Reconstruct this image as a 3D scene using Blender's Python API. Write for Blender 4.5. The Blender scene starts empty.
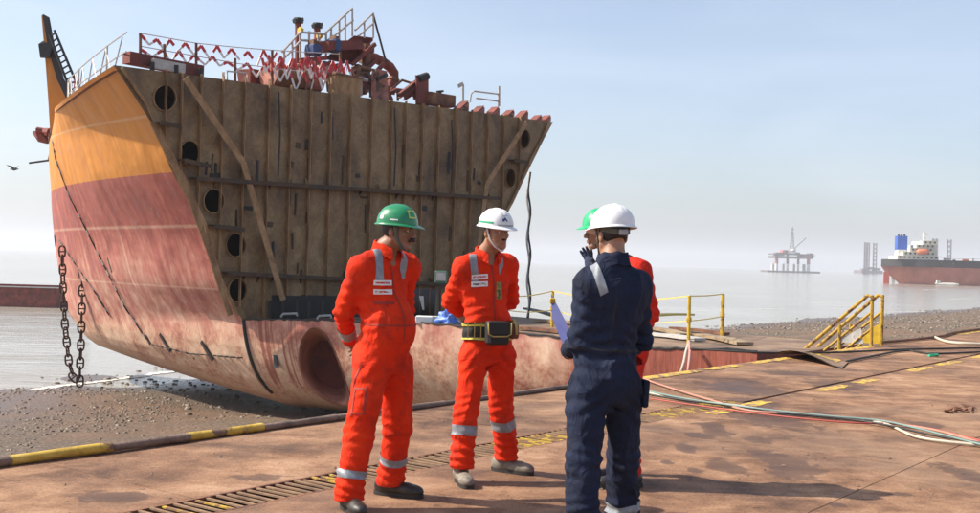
import bpy, bmesh, math, random
import numpy as np
from mathutils import Vector, Matrix
from mathutils.geometry import tessellate_polygon
random.seed(7); rng = np.random.default_rng(7)
R = math.radians
scene = bpy.context.scene
col = scene.collection
# ------------------------------------------------------------------ camera
EYE = 1.45; FPX = 1100.0; ROLL = R(1.495); PITCH = math.atan(4.3 / FPX)
cam = bpy.data.cameras.new('camera'); camo = bpy.data.objects.new('camera', cam); col.objects.link(camo)
cam.sensor_width = 36.0; cam.lens = FPX / 980 * 36.0; cam.clip_start = 0.1; cam.clip_end = 30000
camo.matrix_world = Matrix.Translation((0, 0, EYE)) @ Matrix.Rotation(R(90) + PITCH, 4, 'X') @ Matrix.Rotation(ROLL, 4, 'Z')
scene.camera = camo
# ------------------------------------------------------------------ sky, sun, exposure
SUN_AZ = math.atan2(-0.99, 0.06); SUN_EL = R(44)
world = bpy.data.worlds.new('World'); scene.world = world; world.use_nodes = True
wn = world.node_tree; wn.nodes.clear()
sky = wn.nodes.new('ShaderNodeTexSky'); sky.sky_type = 'NISHITA'; sky.sun_disc = False
sky.sun_elevation = SUN_EL; sky.sun_rotation = SUN_AZ; sky.air_density = 1.0; sky.dust_density = 2.0; sky.ozone_density = 3.5; sky.altitude = 0
bg = wn.nodes.new('ShaderNodeBackground'); bg.inputs[1].default_value = 0.128
wo = wn.nodes.new('ShaderNodeOutputWorld'); hs = wn.nodes.new('ShaderNodeHueSaturation'); hs.inputs['Saturation'].default_value = 0.80; hs.inputs['Value'].default_value = 1.0; wn.links.new(sky.outputs[0], hs.inputs['Color']); tc = wn.nodes.new('ShaderNodeTexCoord'); mp = wn.nodes.new('ShaderNodeMapping'); mp.inputs['Scale'].default_value = (1.0, 1.0, 4.5); wn.links.new(tc.outputs['Generated'], mp.inputs[0])
tn = wn.nodes.new('ShaderNodeTexNoise'); tn.inputs['Scale'].default_value = 2.2; tn.inputs['Detail'].default_value = 6; tn.inputs['Distortion'].default_value = 0.8; wn.links.new(mp.outputs[0], tn.inputs['Vector'])
mr = wn.nodes.new('ShaderNodeMapRange'); mr.inputs['From Min'].default_value = 0.42; mr.inputs['From Max'].default_value = 0.75; mr.inputs['To Max'].default_value = 0.18; wn.links.new(tn.outputs[0], mr.inputs[0])
mx = wn.nodes.new('ShaderNodeMix'); mx.data_type = 'RGBA'; wn.links.new(mr.outputs[0], mx.inputs[0]); wn.links.new(hs.outputs[0], mx.inputs[6]); mx.inputs[7].default_value = (6.0, 6.25, 7.0, 1); wn.links.new(mx.outputs[2], bg.inputs[0]); wn.links.new(bg.outputs[0], wo.inputs[0])
sl = bpy.data.lights.new('sun', 'SUN'); sl.energy = 5.0; sl.angle = R(0.6); sl.color = (1.0, 0.91, 0.77)
so = bpy.data.objects.new('sun', sl); col.objects.link(so)
sdir = Vector((math.sin(SUN_AZ) * math.cos(SUN_EL), math.cos(SUN_AZ) * math.cos(SUN_EL), math.sin(SUN_EL)))
so.rotation_euler = sdir.to_track_quat('Z', 'Y').to_euler(); so.location = (-20, -5, 30)
scene.view_settings.view_transform = 'Standard'; scene.view_settings.look = 'None'
scene.view_settings.exposure = 0.6; scene.view_settings.gamma = 1.0; scene.view_settings.use_curve_mapping = False
scene.cycles.use_denoising = True; scene.cycles.max_bounces = 6; scene.cycles.volume_bounces = 1
scene.cycles.sample_clamp_indirect = 6
# ------------------------------------------------------------------ places measured in the photograph -> points in the world
def ab(x, y):
    u = x - 490; v = 256.5 - y
    return u * math.cos(ROLL) - v * math.sin(ROLL), u * math.sin(ROLL) + v * math.cos(ROLL) + 4.3
def P(x, y, Y):
    a, b = ab(x, y); return np.array((a / FPX * Y, Y, EYE + b / FPX * Y))
def G(x, y, z=0.0):
    a, b = ab(x, y); return P(x, y, (z - EYE) * FPX / b)
def proj(p):
    p = np.asarray(p, float); a = p[..., 0] / p[..., 1] * FPX; b = (p[..., 2] - EYE) / p[..., 1] * FPX - 4.3
    return np.stack((490 + a * math.cos(ROLL) + b * math.sin(ROLL), 256.5 + a * math.sin(ROLL) - b * math.cos(ROLL)), -1)
# ------------------------------------------------------------------ object helpers
def tag(o, label=None, cat=None, group=None, kind=None):
    if label: o['label'] = label
    if cat: o['category'] = cat
    if group: o['group'] = group
    if kind: o['kind'] = kind
    return o
def thing(name, label, cat, loc=(0, 0, 0), group=None, rz=0.0):
    o = bpy.data.objects.new(name, None); col.objects.link(o); o.empty_display_size = 0.2
    o.location = [float(c) for c in loc]; o.rotation_euler = (0, 0, rz)
    return tag(o, label, cat, group)
def origin_of(o):
    v = Vector((0, 0, 0))
    while o is not None:
        v = v + o.location; o = o.parent
    return v
def link(name, me, mat=None, parent=None, smooth=None):
    o = bpy.data.objects.new(name, me); col.objects.link(o)
    if mat is not None:
        for m in (mat if isinstance(mat, (list, tuple)) else [mat]): me.materials.append(m)
    if parent is not None: o.parent = parent
    if smooth is True:
        me.shade_smooth()
    elif smooth:
        me.shade_smooth()
        try: me.set_sharp_from_angle(angle=R(smooth))
        except Exception: pass
    return o
def copy_obj(o, loc=None, parent=None):
    c = o.copy(); col.objects.link(c)
    if parent is not None: c.parent = parent
    if loc is not None: c.location = loc
    return c
class MB:
    """collects solids in world coordinates; build() links them as one mesh object"""
    def __init__(s): s.v = []; s.f = []; s.uv = None
    def add(s, v, f):
        b = len(s.v); s.v += [tuple(float(c) for c in p) for p in v]; s.f += [tuple(b + i for i in q) for q in f]; return s
    def hexa(s, p):   # 8 corners: bottom 4 ccw, top 4 ccw
        return s.add(p, [(3, 2, 1, 0), (4, 5, 6, 7), (0, 1, 5, 4), (1, 2, 6, 5), (2, 3, 7, 6), (3, 0, 4, 7)])
    def box(s, c, size, ax=None, jit=0.0):
        c = np.array(c, float); h = np.array(size, float) / 2
        A = np.eye(3) if ax is None else np.array(ax, float)
        sg = [(-1, -1, -1), (1, -1, -1), (1, 1, -1), (-1, 1, -1), (-1, -1, 1), (1, -1, 1), (1, 1, 1), (-1, 1, 1)]
        return s.hexa([c + (np.array(q) * h) @ A + (rng.normal(0, jit, 3) if jit else 0) for q in sg])
    def bar(s, a, b, w, h, up=(0, 0, 1)):
        a = np.array(a, float); b = np.array(b, float); x = b - a; L = np.linalg.norm(x); x = x / L
        up = np.array(up, float)
        if abs(x @ up) > 0.98: up = np.array((0., 1., 0.)) if abs(x[1]) < 0.9 else np.array((1., 0, 0))
        y = np.cross(up, x); y /= np.linalg.norm(y); z = np.cross(x, y)
        return s.box((a + b) / 2, (L, w, h), (x, y, z))
    def tube(s, pts, r, n=8, cap=True, closed=False):
        pts = [np.array(p, float) for p in pts]; m = len(pts)
        rr = r if isinstance(r, (list, tuple, np.ndarray)) else [r] * m
        up = np.array((0.0, 0.0, 1.0)); V = []; prev = None
        for i in range(m):
            if closed: t = pts[(i + 1) % m] - pts[i - 1]
            else: t = pts[min(i + 1, m - 1)] - pts[max(i - 1, 0)]
            t = t / (np.linalg.norm(t) + 1e-12)
            if prev is None:
                q = up if abs(t[2]) < 0.9 else np.array((1.0, 0, 0))
            else: q = prev
            x = q - t * (q @ t); x /= np.linalg.norm(x) + 1e-12; y = np.cross(t, x); prev = x
            for k in range(n):
                a = 2 * math.pi * k / n; V.append(pts[i] + rr[i] * (x * math.cos(a) + y * math.sin(a)))
        Fc = []
        for i in range(m if closed else m - 1):
            j = (i + 1) % m
            for k in range(n):
                Fc.append((i * n + k, i * n + (k + 1) % n, j * n + (k + 1) % n, j * n + k))
        if cap and not closed:
            Fc.append(tuple(range(n - 1, -1, -1))); Fc.append(tuple((m - 1) * n + k for k in range(n)))
        return s.add(V, Fc)
    def slab(s, poly, z0, z1):     # horizontal polygon (ccw), extruded
        n = len(poly); V = [(p[0], p[1], z0) for p in poly] + [(p[0], p[1], z1) for p in poly]
        return s.add(V, [tuple(range(n - 1, -1, -1)), tuple(range(n, 2 * n))] + [(i, (i + 1) % n, n + (i + 1) % n, n + i) for i in range(n)])
    def plate(s, loops, nrm, th):  # planar polygon with holes (loops of 3d points), thickness th along nrm
        nrm = np.array(nrm, float); tri = tessellate_polygon([[Vector(p) for p in L] for L in loops])
        allp = [np.array(p, float) for L in loops for p in L]; n = len(allp)
        V = [p for p in allp] + [p + nrm * th for p in allp]
        Fc = []
        for t in tri:
            a, b, c = (allp[i] for i in t); g = np.cross(b - a, c - a) @ nrm
            t = tuple(t) if g < 0 else tuple(reversed(t))
            Fc.append(t); Fc.append(tuple(n + i for i in reversed(t)))
        base = 0
        for L in loops:
            k = len(L)
            for i in range(k): Fc.append((base + i, base + (i + 1) % k, n + base + (i + 1) % k, n + base + i))
            base += k
        return s.add(V, Fc)
    def grid(s, pts):              # (m,n,3) array of points
        m, n = pts.shape[:2]
        return s.add(pts.reshape(-1, 3), [(i * n + j, (i + 1) * n + j, (i + 1) * n + j + 1, i * n + j + 1) for i in range(m - 1) for j in range(n - 1)])
    def build(s, name, mat, parent=None, smooth=None, recalc=True, local=False, bevel=0.0):
        off = Vector((0, 0, 0)) if (parent is None or local) else origin_of(parent)
        me = bpy.data.meshes.new(name); me.from_pydata([(p[0] - off.x, p[1] - off.y, p[2] - off.z) for p in s.v], [], s.f)
        if s.uv is not None:
            uvl = me.uv_layers.new(name='UVMap'); idx = np.empty(len(me.loops), np.int32); me.loops.foreach_get('vertex_index', idx)
            uvl.data.foreach_set('uv', np.asarray(s.uv, np.float32)[idx].ravel())
        if recalc or bevel:
            bm = bmesh.new(); bm.from_mesh(me)
            if recalc: bmesh.ops.recalc_face_normals(bm, faces=bm.faces)
            if bevel: bmesh.ops.bevel(bm, geom=list(bm.edges), offset=bevel, segments=1, affect='EDGES', clamp_overlap=True)
            bm.to_mesh(me); bm.free()
        return link(name, me, mat, parent, smooth)
def np_mesh(name, V, F3, mat, parent=None, smooth=True):
    me = bpy.data.meshes.new(name); k = F3.shape[1]
    me.vertices.add(len(V)); me.vertices.foreach_set('co', np.ascontiguousarray(V, np.float32).ravel())
    me.loops.add(F3.size); me.loops.foreach_set('vertex_index', np.ascontiguousarray(F3, np.int32).ravel())
    me.polygons.add(len(F3)); me.polygons.foreach_set('loop_start', np.arange(0, F3.size, k, dtype=np.int32))
    me.update(calc_edges=True); me.validate()
    return link(name, me, mat, parent, smooth)
# ------------------------------------------------------------------ material helpers
def nd(nt, typ, ins=None, **props):
    n = nt.nodes.new('ShaderNode' + typ)
    for k, v in props.items(): setattr(n, k, v)
    for k, v in (ins or {}).items():
        sck = n.inputs[k]
        if isinstance(v, bpy.types.NodeSocket): nt.links.new(v, sck)
        else:
            if sck.type == 'RGBA' and len(v) == 3: v = (*v, 1.0)
            sck.default_value = v
    return n
def new_mat(name):
    m = bpy.data.materials.new(name); m.use_nodes = True; nt = m.node_tree
    return m, nt, nt.nodes['Principled BSDF']
def ramp(nt, fac, stops, interp='LINEAR'):
    n = nt.nodes.new('ShaderNodeValToRGB'); nt.links.new(fac, n.inputs[0]); e = n.color_ramp.elements; n.color_ramp.interpolation = interp
    while len(e) < len(stops): e.new(0.5)
    for q, (p, c) in zip(e, stops):
        q.position = p; q.color = (c, c, c, 1) if isinstance(c, (int, float)) else ((*c, 1) if len(c) == 3 else c)
    return n.outputs[0]
def mixc(nt, f, a, b, mode='MIX'):
    n = nt.nodes.new('ShaderNodeMix'); n.data_type = 'RGBA'; n.blend_type = mode
    for k, v in ((0, f), (6, a), (7, b)):
        if isinstance(v, bpy.types.NodeSocket): nt.links.new(v, n.inputs[k])
        else: n.inputs[k].default_value = v if k == 0 else (*v, 1.0) if len(v) == 3 else v
    return n.outputs[2]
def math_(nt, op, a, b=0.0, c=0.0, clamp=False):
    n = nt.nodes.new('ShaderNodeMath'); n.operation = op; n.use_clamp = clamp
    for k, v in enumerate((a, b, c)):
        if isinstance(v, bpy.types.NodeSocket): nt.links.new(v, n.inputs[k])
        else: n.inputs[k].default_value = v
    return n.outputs[0]
def coords(nt, scale=(1, 1, 1), rot=(0, 0, 0), kind='pos'):
    if kind == 'pos': c = nd(nt, 'NewGeometry').outputs['Position']
    elif kind == 'uv': c = nd(nt, 'UVMap').outputs[0]
    else: c = nd(nt, 'TexCoord').outputs['Object']
    return nd(nt, 'Mapping', {'Vector': c, 'Scale': scale, 'Rotation': rot}).outputs[0]
def noise(nt, vec, scale, detail=6, rough=0.6, dist=0.0):
    return nd(nt, 'TexNoise', {'Vector': vec, 'Scale': scale, 'Detail': detail, 'Roughness': rough, 'Distortion': dist}).outputs[0]
def bump(nt, h, strength=0.3, dist=0.02, normal=None):
    i = {'Height': h, 'Strength': strength, 'Distance': dist}
    if normal is not None: i['Normal'] = normal
    return nd(nt, 'Bump', i).outputs[0]
def gen(name, stops, scale=3.0, stretch=(1, 1, 1), rough=(0.6, 0.85), bmp=0.3, bdist=0.02, fine=45.0, metallic=0.0, kind='pos', spots=None):
    """worn surface: a ramp of tones over two noises, fine grain relief, optional sharp-edged wear spots"""
    m, nt, b = new_mat(name)
    v = coords(nt, stretch, kind=kind); a = noise(nt, v, scale, 7, 0.62, 0.4); f = noise(nt, coords(nt, kind=kind), fine, 4, 0.6)
    mixn = math_(nt, 'ADD', math_(nt, 'MULTIPLY', a, 0.78), math_(nt, 'MULTIPLY', f, 0.22))
    c = ramp(nt, mixn, stops)
    if spots:
        colr, sc, lo = spots; s = noise(nt, coords(nt, stretch, kind=kind), sc, 6, 0.65)
        c = mixc(nt, ramp(nt, s, [(lo, 0.0), (lo + 0.04, 1.0)]), c, colr)
    nt.links.new(c, b.inputs['Base Color'])
    nt.links.new(ramp(nt, a, [(0.3, rough[0]), (0.7, rough[1])]), b.inputs['Roughness'])
    b.inputs['Metallic'].default_value = metallic
    if bmp: nt.links.new(bump(nt, mixn, bmp, bdist), b.inputs['Normal'])
    return m
def plain(name, c, rough=0.5, metallic=0.0, var=0.12):
    lo = tuple(x * (1 - var) for x in c); hi = tuple(min(1, x * (1 + var)) for x in c)
    return gen(name, [(0.3, lo), (0.7, hi)], 6.0, rough=(rough * 0.85, min(1, rough * 1.1)), bmp=0.08, bdist=0.004, metallic=metallic, kind='obj')
M = {}
RUST = [(0.28, (0.035, 0.018, 0.012)), (0.45, (0.13, 0.055, 0.03)), (0.6, (0.24, 0.11, 0.055)), (0.75, (0.33, 0.19, 0.11))]
M['rust'] = gen('rust', RUST, 2.5)
M['rust_red'] = gen('rust_red', [(0.3, (0.05, 0.015, 0.012)), (0.5, (0.17, 0.035, 0.025)), (0.7, (0.27, 0.075, 0.05))], 2.2)
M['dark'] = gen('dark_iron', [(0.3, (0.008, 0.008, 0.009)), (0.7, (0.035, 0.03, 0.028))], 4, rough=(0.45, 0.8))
M['black'] = plain('black_rubber', (0.012, 0.012, 0.013), 0.6)
M['yellow'] = gen('yellow_paint', [(0.3, (0.42, 0.25, 0.015)), (0.6, (0.62, 0.40, 0.02))], 8, rough=(0.4, 0.7), spots=((0.10, 0.05, 0.03), 9, 0.60))
M['yellow_pale'] = gen('yellow_faded', [(0.3, (0.55, 0.42, 0.10)), (0.6, (0.72, 0.58, 0.16))], 8, spots=((0.2, 0.12, 0.06), 9, 0.64))
M['galv'] = gen('pale_steel', [(0.3, (0.33, 0.31, 0.28)), (0.65, (0.55, 0.53, 0.5))], 6, rough=(0.4, 0.7), spots=((0.22, 0.10, 0.06), 6, 0.62))
M['white'] = gen('white_paint', [(0.3, (0.62, 0.61, 0.58)), (0.7, (0.8, 0.8, 0.78))], 4, bmp=0.1)
M['tape_red'] = plain('tape_red', (0.55, 0.025, 0.03), 0.4)
M['tape_white'] = plain('tape_white', (0.75, 0.72, 0.70), 0.4)
# ================================================================== setting: quay, beach, sea, haze
K0 = np.array((-3.24, 7.36)); QE = np.array((0.605, 0.796)); QE /= np.linalg.norm(QE); QM = np.array((-QE[1], QE[0]))
def Q(s, q, z=0.0):
    p = K0 + QE * s + QM * q; return np.array((p[0], p[1], z))
def sq(p):
    d = np.asarray(p, float)[..., :2] - K0; return d @ QE, d @ QM
WATER = -2.9
def beach_z(s, q):
    s = np.asarray(s, float); q = np.asarray(q, float)
    z = -2.38 - 0.52 * (np.maximum(q, -2) / 25.5)
    z = z + 0.022 * np.sin(s * 0.35 + 0.7 * q) + 0.02 * np.sin(q * 0.9 - s * 0.2) + 0.02 * np.sin(s * 1.1 + 1.3) * np.cos(q * 0.7)
    z = z + np.clip((s - 26) / 30, 0, 1) * 0.55 * np.exp(-((q - 14) / 9.0) ** 2)
    return z
# --- quay material; old oil and water stains lie where they were spilt
stains = [(760, 413, 75, 32), (786, 463, 62, 26), (712, 428, 34, 14), (760, 440, 30, 9), (684, 447, 24, 10), (728, 467, 38, 14), (700, 436, 26, 7), (745, 388, 80, 14), (840, 385, 60, 12),
          (968, 475, 40, 22), (790, 373, 60, 6), (695, 470, 18, 6), (925, 425, 34, 7), (668, 462, 14, 6), (900, 494, 24, 5), (838, 505, 20, 5), (258, 478, 60, 9), (110, 496, 90, 12), (585, 452, 20, 5)]
def quay_mat():
    m, nt, b = new_mat('quay_deck')
    rz = math.atan2(QE[1], QE[0])
    p = coords(nt); st = coords(nt, (0.35, 2.2, 1), (0, 0, -rz + 0.5))
    big = noise(nt, p, 0.55, 6, 0.6, 0.6); mid = noise(nt, p, 2.6, 8, 0.68, 0.3); strk = noise(nt, st, 2.0, 7, 0.7, 0.8); fine = noise(nt, p, 55, 5, 0.7)
    t = math_(nt, 'ADD', math_(nt, 'ADD', math_(nt, 'MULTIPLY', big, 0.32), math_(nt, 'MULTIPLY', mid, 0.34)), math_(nt, 'ADD', math_(nt, 'MULTIPLY', strk, 0.10), math_(nt, 'MULTIPLY', fine, 0.22)))
    c = ramp(nt, t, [(0.38, (0.040, 0.020, 0.012)), (0.45, (0.155, 0.077, 0.041)), (0.52, (0.285, 0.157, 0.088)), (0.605, (0.45, 0.285, 0.178))])
    grey = noise(nt, nd(nt, 'Mapping', {'Vector': p, 'Location': (4.2, 1.0, 0)}).outputs[0], 0.45, 5, 0.6)
    c = mixc(nt, ramp(nt, grey, [(0.50, 0.0), (0.68, 0.5)]), c, (0.17, 0.115, 0.082))
    pit = noise(nt, p, 16, 4, 0.75); c = mixc(nt, ramp(nt, pit, [(0.30, 0.85), (0.37, 0.0)]), c, (0.035, 0.022, 0.016))
    pale = noise(nt, p, 4.5, 8, 0.78, 0.6); c = mixc(nt, ramp(nt, pale, [(0.62, 0.0), (0.70, 0.45)]), c, (0.52, 0.40, 0.30))
    dmin = None
    for (x, y, w, h_) in stains:
        cc = G(x, y); rx = np.linalg.norm((G(x - w / 2, y) - cc)[:2]); ry = np.linalg.norm((G(x, y - h_ / 2) - cc)[:2])
        q = nd(nt, 'VectorMath', {0: nd(nt, 'VectorMath', {0: p, 1: (cc[0], cc[1], 0)}, operation='SUBTRACT').outputs[0], 1: (1 / rx, 1 / ry, 0)}, operation='MULTIPLY').outputs[0]
        ln = nd(nt, 'VectorMath', {0: q}, operation='LENGTH').outputs['Value']; dmin = ln if dmin is None else math_(nt, 'MINIMUM', dmin, ln)
    wob = math_(nt, 'ADD', math_(nt, 'MULTIPLY', math_(nt, 'SUBTRACT', noise(nt, p, 3.2, 7, 0.68, 0.5), 0.5), 2.6), dmin)
    wet = ramp(nt, wob, [(0.0, 0.72), (0.80, 0.52), (0.95, 0.0)])
    c = mixc(nt, wet, c, mixc(nt, 0.55, (0.075, 0.040, 0.030), c, 'MULTIPLY'))
    c = mixc(nt, math_(nt, 'MULTIPLY', wet, 0.55), c, (0.11, 0.062, 0.044))
    nt.links.new(c, b.inputs['Base Color'])
    nt.links.new(math_(nt, 'SUBTRACT', ramp(nt, big, [(0.35, 0.66), (0.6, 0.92)]), math_(nt, 'MULTIPLY', wet, 0.22)), b.inputs['Roughness']); b.inputs['Specular IOR Level'].default_value = 0.35
    scr = noise(nt, coords(nt, (0.6, 9.0, 1), (0, 0, 0.35)), 1.6, 5, 0.7, 0.2); c2 = mixc(nt, ramp(nt, scr, [(0.66, 0.0), (0.70, 0.4)]), c, (0.48, 0.36, 0.26)); nt.links.new(c2, b.inputs['Base Color'])
    h = math_(nt, 'ADD', math_(nt, 'MULTIPLY', mid, 0.7), math_(nt, 'ADD', math_(nt, 'MULTIPLY', fine, 0.25), math_(nt, 'MULTIPLY', pit, 0.25)))
    nt.links.new(bump(nt, h, 0.55, 0.03), b.inputs['Normal'])
    return m
M['quay'] = quay_mat()
M['quay_side'] = gen('quay_wall', [(0.3, (0.07, 0.05, 0.04)), (0.7, (0.24, 0.17, 0.12))], 1.5, stretch=(1, 1, 0.3))
quay = MB(); quay.slab([Q(-14, -30), Q(60, -30), Q(60, -0.02), Q(-14, -0.02)][::1], -3.6, -0.30)
quay_o = quay.build('quay', M['quay_side']); tag(quay_o, kind='structure')
def slab(s0, s1, q0, q1, z=0.0, th=0.296, g=0.006):
    m = MB(); dz = rng.normal(0, 0.002, 4)
    c = [Q(s0 + g, q0), Q(s1 - g, q0), Q(s1 - g, q1), Q(s0 + g, q1)]
    m.hexa([(*c[i][:2], z - th) for i in range(4)] + [(*c[i][:2], z + dz[i]) for i in range(4)])
    return m.build('slab', M['quay'], quay_o)
GQ0, GQ1 = -2.12, -1.72           # drain trench
s = -14.0
for L in (4.0, 4.4, 3.3, 2.55, 3.6, 3.2, 4.1, 3.5, 4.0, 4.6, 5, 6, 6, 6, 8, 6):
    slab(s, s + L, GQ1, 0.0); s += L
for (a, b_) in ((-14, -4.2), (-4.2, 4.6), (4.6, 10.9), (10.9, 17.4), (17.4, 60)): slab(a, b_, -4.6, GQ0)
for (a, b_) in ((-14, 1.8), (1.8, 8.1), (8.1, 14.6), (14.6, 60)): slab(a, b_, -30, -4.612)
for (a, b_) in ((7.2, 12.2), (12.2, 19), (19, 60)): slab(a, b_, GQ0 + 0.075, GQ1 - 0.004)
# drain grate: every bar its own piece
grate = thing('drain_grate', 'long rusty steel drain grate set flush in the quay floor', 'drain grate', Q(1.5, -1.92, -0.05))
for q in (GQ0 + 0.016, GQ1 - 0.016):
    mb = MB(); mb.bar(Q(-5, q, -0.030), Q(7.19, q, -0.030), 0.024, 0.058); mb.build('frame_rail', M['rust'], grate)
M['bar_a'] = gen('grate_rust', [(0.3, (0.10, 0.055, 0.03)), (0.65, (0.34, 0.21, 0.12))], 6)
M['bar_y'] = gen('grate_yellow', [(0.3, (0.34, 0.20, 0.03)), (0.65, (0.60, 0.40, 0.05))], 9, spots=((0.22, 0.12, 0.06), 11, 0.47))
proto = {}
for key in ('bar_a', 'bar_y'):
    mb = MB(); ax = (np.array((*QM, 0)), np.array((-QM[1], QM[0], 0)), np.array((0, 0, 1.)))
    mb.box((0, 0, 0), (0.354, 0.023, 0.010), ax); proto[key] = mb.build('bar', M[key], grate, local=True)
n = 0; s = -4.9
while s < 7.15:
    key = 'bar_y' if (3.1 < s < 3.85 or 5.6 < s < 6.9 and rng.random() < 0.6 or rng.random() < 0.12) else 'bar_a'
    o = proto[key] if n == 0 and key == 'bar_a' else copy_obj(proto[key], parent=grate)
    o.location = Vector([float(c) for c in Q(s, -1.92, -0.008 + rng.normal(0, 0.0015))]) - origin_of(grate); o.rotation_euler = (rng.normal(0, 0.012), 0, rng.normal(0, 0.015))
    n += 1; s += 0.078
proto['bar_y'].location = Vector([float(c) for c in Q(7.17, -1.92, -0.008)]) - origin_of(grate)
mb = MB(); mb.hexa([Q(-14, GQ0, -.299), Q(60, GQ0, -.299), Q(60, GQ1, -.299), Q(-14, GQ1, -.299), Q(-14, GQ0, -.29), Q(60, GQ0, -.29), Q(60, GQ1, -.29), Q(-14, GQ1, -.29)])
mb.build('trench_floor', M['black'], quay_o)
for q in (GQ0 + 0.003, GQ1 - 0.003):
    mb = MB(); mb.bar(Q(-14, q, -0.17), Q(7.19, q, -0.17), 0.004, 0.22); mb.build('trench_shade_liner', M['black'], quay_o)  # added black liners: shade between the grate bars put in as colour
# painted marks and wet stains on the deck: thin sheets with ragged outlines
def blob(c, rx, ry, ang, n=36, rough=0.25, z=0.004, seed=0):
    r_ = np.random.default_rng(seed); ph = r_.uniform(0, 6.28, 6); am = r_.uniform(0.3, 1, 6) * rough / np.arange(1, 7) ** 0.6
    out = []
    for i in range(n):
        a = 2 * math.pi * i / n; k = 1 + sum(am[j] * math.sin((j + 2) * a + ph[j]) for j in range(6))
        x, y = rx * k * math.cos(a), ry * k * math.sin(a)
        out.append((c[0] + x * math.cos(ang) - y * math.sin(ang), c[1] + x * math.sin(ang) + y * math.cos(ang), z))
    return out
def ragged(c, lx, ly, ang, z=0.004, seed=0):
    r_ = np.random.default_rng(seed); pts = []
    per = [(-1, -1), (1, -1), (1, 1), (-1, 1)]
    for k in range(4):
        a, b_ = np.array(per[k], float), np.array(per[(k + 1) % 4], float)
        for t in np.linspace(0, 1, 9)[:-1]: pts.append(a + (b_ - a) * t + r_.normal(0, 0.10, 2) * np.array((0.4, 1.0)))
    return [(c[0] + p[0] * lx / 2 * math.cos(ang) - p[1] * ly / 2 * math.sin(ang), c[1] + p[0] * lx / 2 * math.sin(ang) + p[1] * ly / 2 * math.cos(ang), z) for p in pts]
def worn_yellow():
    m, nt, b = new_mat('worn_road_paint'); p = coords(nt); a = noise(nt, p, 9, 7, 0.7)
    q = ramp(nt, noise(nt, p, 3, 5), [(0.35, (0.16, 0.085, 0.05)), (0.65, (0.32, 0.18, 0.11))])
    nt.links.new(mixc(nt, ramp(nt, a, [(0.46, 0.0), (0.54, 1.0)]), q, (0.66, 0.43, 0.035)), b.inputs['Base Color']); b.inputs['Roughness'].default_value = 0.7
    nt.links.new(bump(nt, noise(nt, p, 50, 4), 0.4, 0.01), b.inputs['Normal']); return m
M['worn_yellow'] = worn_yellow()
qang = math.atan2(QE[1], QE[0])
for i, (sv, L, q) in enumerate([(6.3, .5, -2.24), (7.2, .5, -2.22), (9.4, .9, -2.25), (10.6, .7, -2.26), (13.1, 1.0, -2.24), (14.6, 1.1, -2.25), (16.6, .9, -2.26), (18.5, 1.2, -2.22), (20.5, .8, -2.26), (23, 1.4, -2.26)]):
    mb = MB(); pl = ragged(Q(sv, q), L, 0.17, qang, 0.0045, 300 + i); mb.add(pl, [tuple(range(len(pl)))]); mb.build('paint_mark', M['worn_yellow'], quay_o, recalc=False)
for i, (sv, L) in enumerate([(9.2, 1.6), (10.8, 1.0), (12.6, 1.5), (14.2, 1.2), (16.5, 2.0), (25, 3), (29, 3)]):
    mb = MB(); pl = ragged(Q(sv, -0.13), L, 0.2, qang, 0.0045, 400 + i); mb.add(pl, [tuple(range(len(pl)))]); mb.build('paint_mark', M['worn_yellow'], quay_o, recalc=False)
# kerb: lengths of old pipe along the quay edge
M['kerb_y'] = gen('kerb_yellow', [(0.3, (0.30, 0.18, 0.03)), (0.5, (0.52, 0.34, 0.04)), (0.7, (0.64, 0.46, 0.12))], 5, rough=(0.6, 0.9), spots=((0.17, 0.10, 0.06), 6, 0.54), bmp=0.6, bdist=0.03)
M['kerb_g'] = gen('kerb_grimy', [(0.3, (0.07, 0.045, 0.033)), (0.6, (0.23, 0.155, 0.115))], 5, bmp=0.8, bdist=0.04)
kerb = thing('kerb_pipe', 'low kerb of old pipe lengths, part yellow, along the quay edge', 'kerb', Q(3, -0.02, 0))
def s_at(x, y): return float(sq(G(x, y))[0])
segs = [(-6, s_at(-14, 467), 'kerb_g', .046), (s_at(-14, 467), s_at(7, 465), 'kerb_g', .045), (s_at(8, 465), s_at(111, 452), 'kerb_y', .047), (s_at(111.5, 452), s_at(197, 443), 'kerb_g', .043), (s_at(198, 443), s_at(277, 433), 'kerb_y', .045), (s_at(278, 433), s_at(345, 422), 'kerb_g', .037),
        (s_at(346, 422), s_at(452, 406), 'kerb_g', .034), (s_at(453, 406), s_at(640, 380), 'kerb_g', .03)]
for i, (a, b_, mt, r_) in enumerate(segs):
    k = max(4, int((b_ - a) / 0.12)); pts = []; rr = []
    for j in range(k + 1):
        sv = a + (b_ - a) * j / k; pts.append(Q(sv, -0.075 + 0.012 * math.sin(sv * 1.7 + i), r_ * 0.93 + 0.004 * math.sin(sv * 2.3))); rr.append(r_ * (1 + 0.06 * math.sin(sv * 5 + i * 2) + rng.normal(0, 0.018)))
    mb = MB(); mb.tube(pts, rr, 14); mb.v = [(p[0], p[1], p[2] * .78) for p in mb.v]; mb.build('kerb_length', M[mt], kerb, smooth=50)
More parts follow.
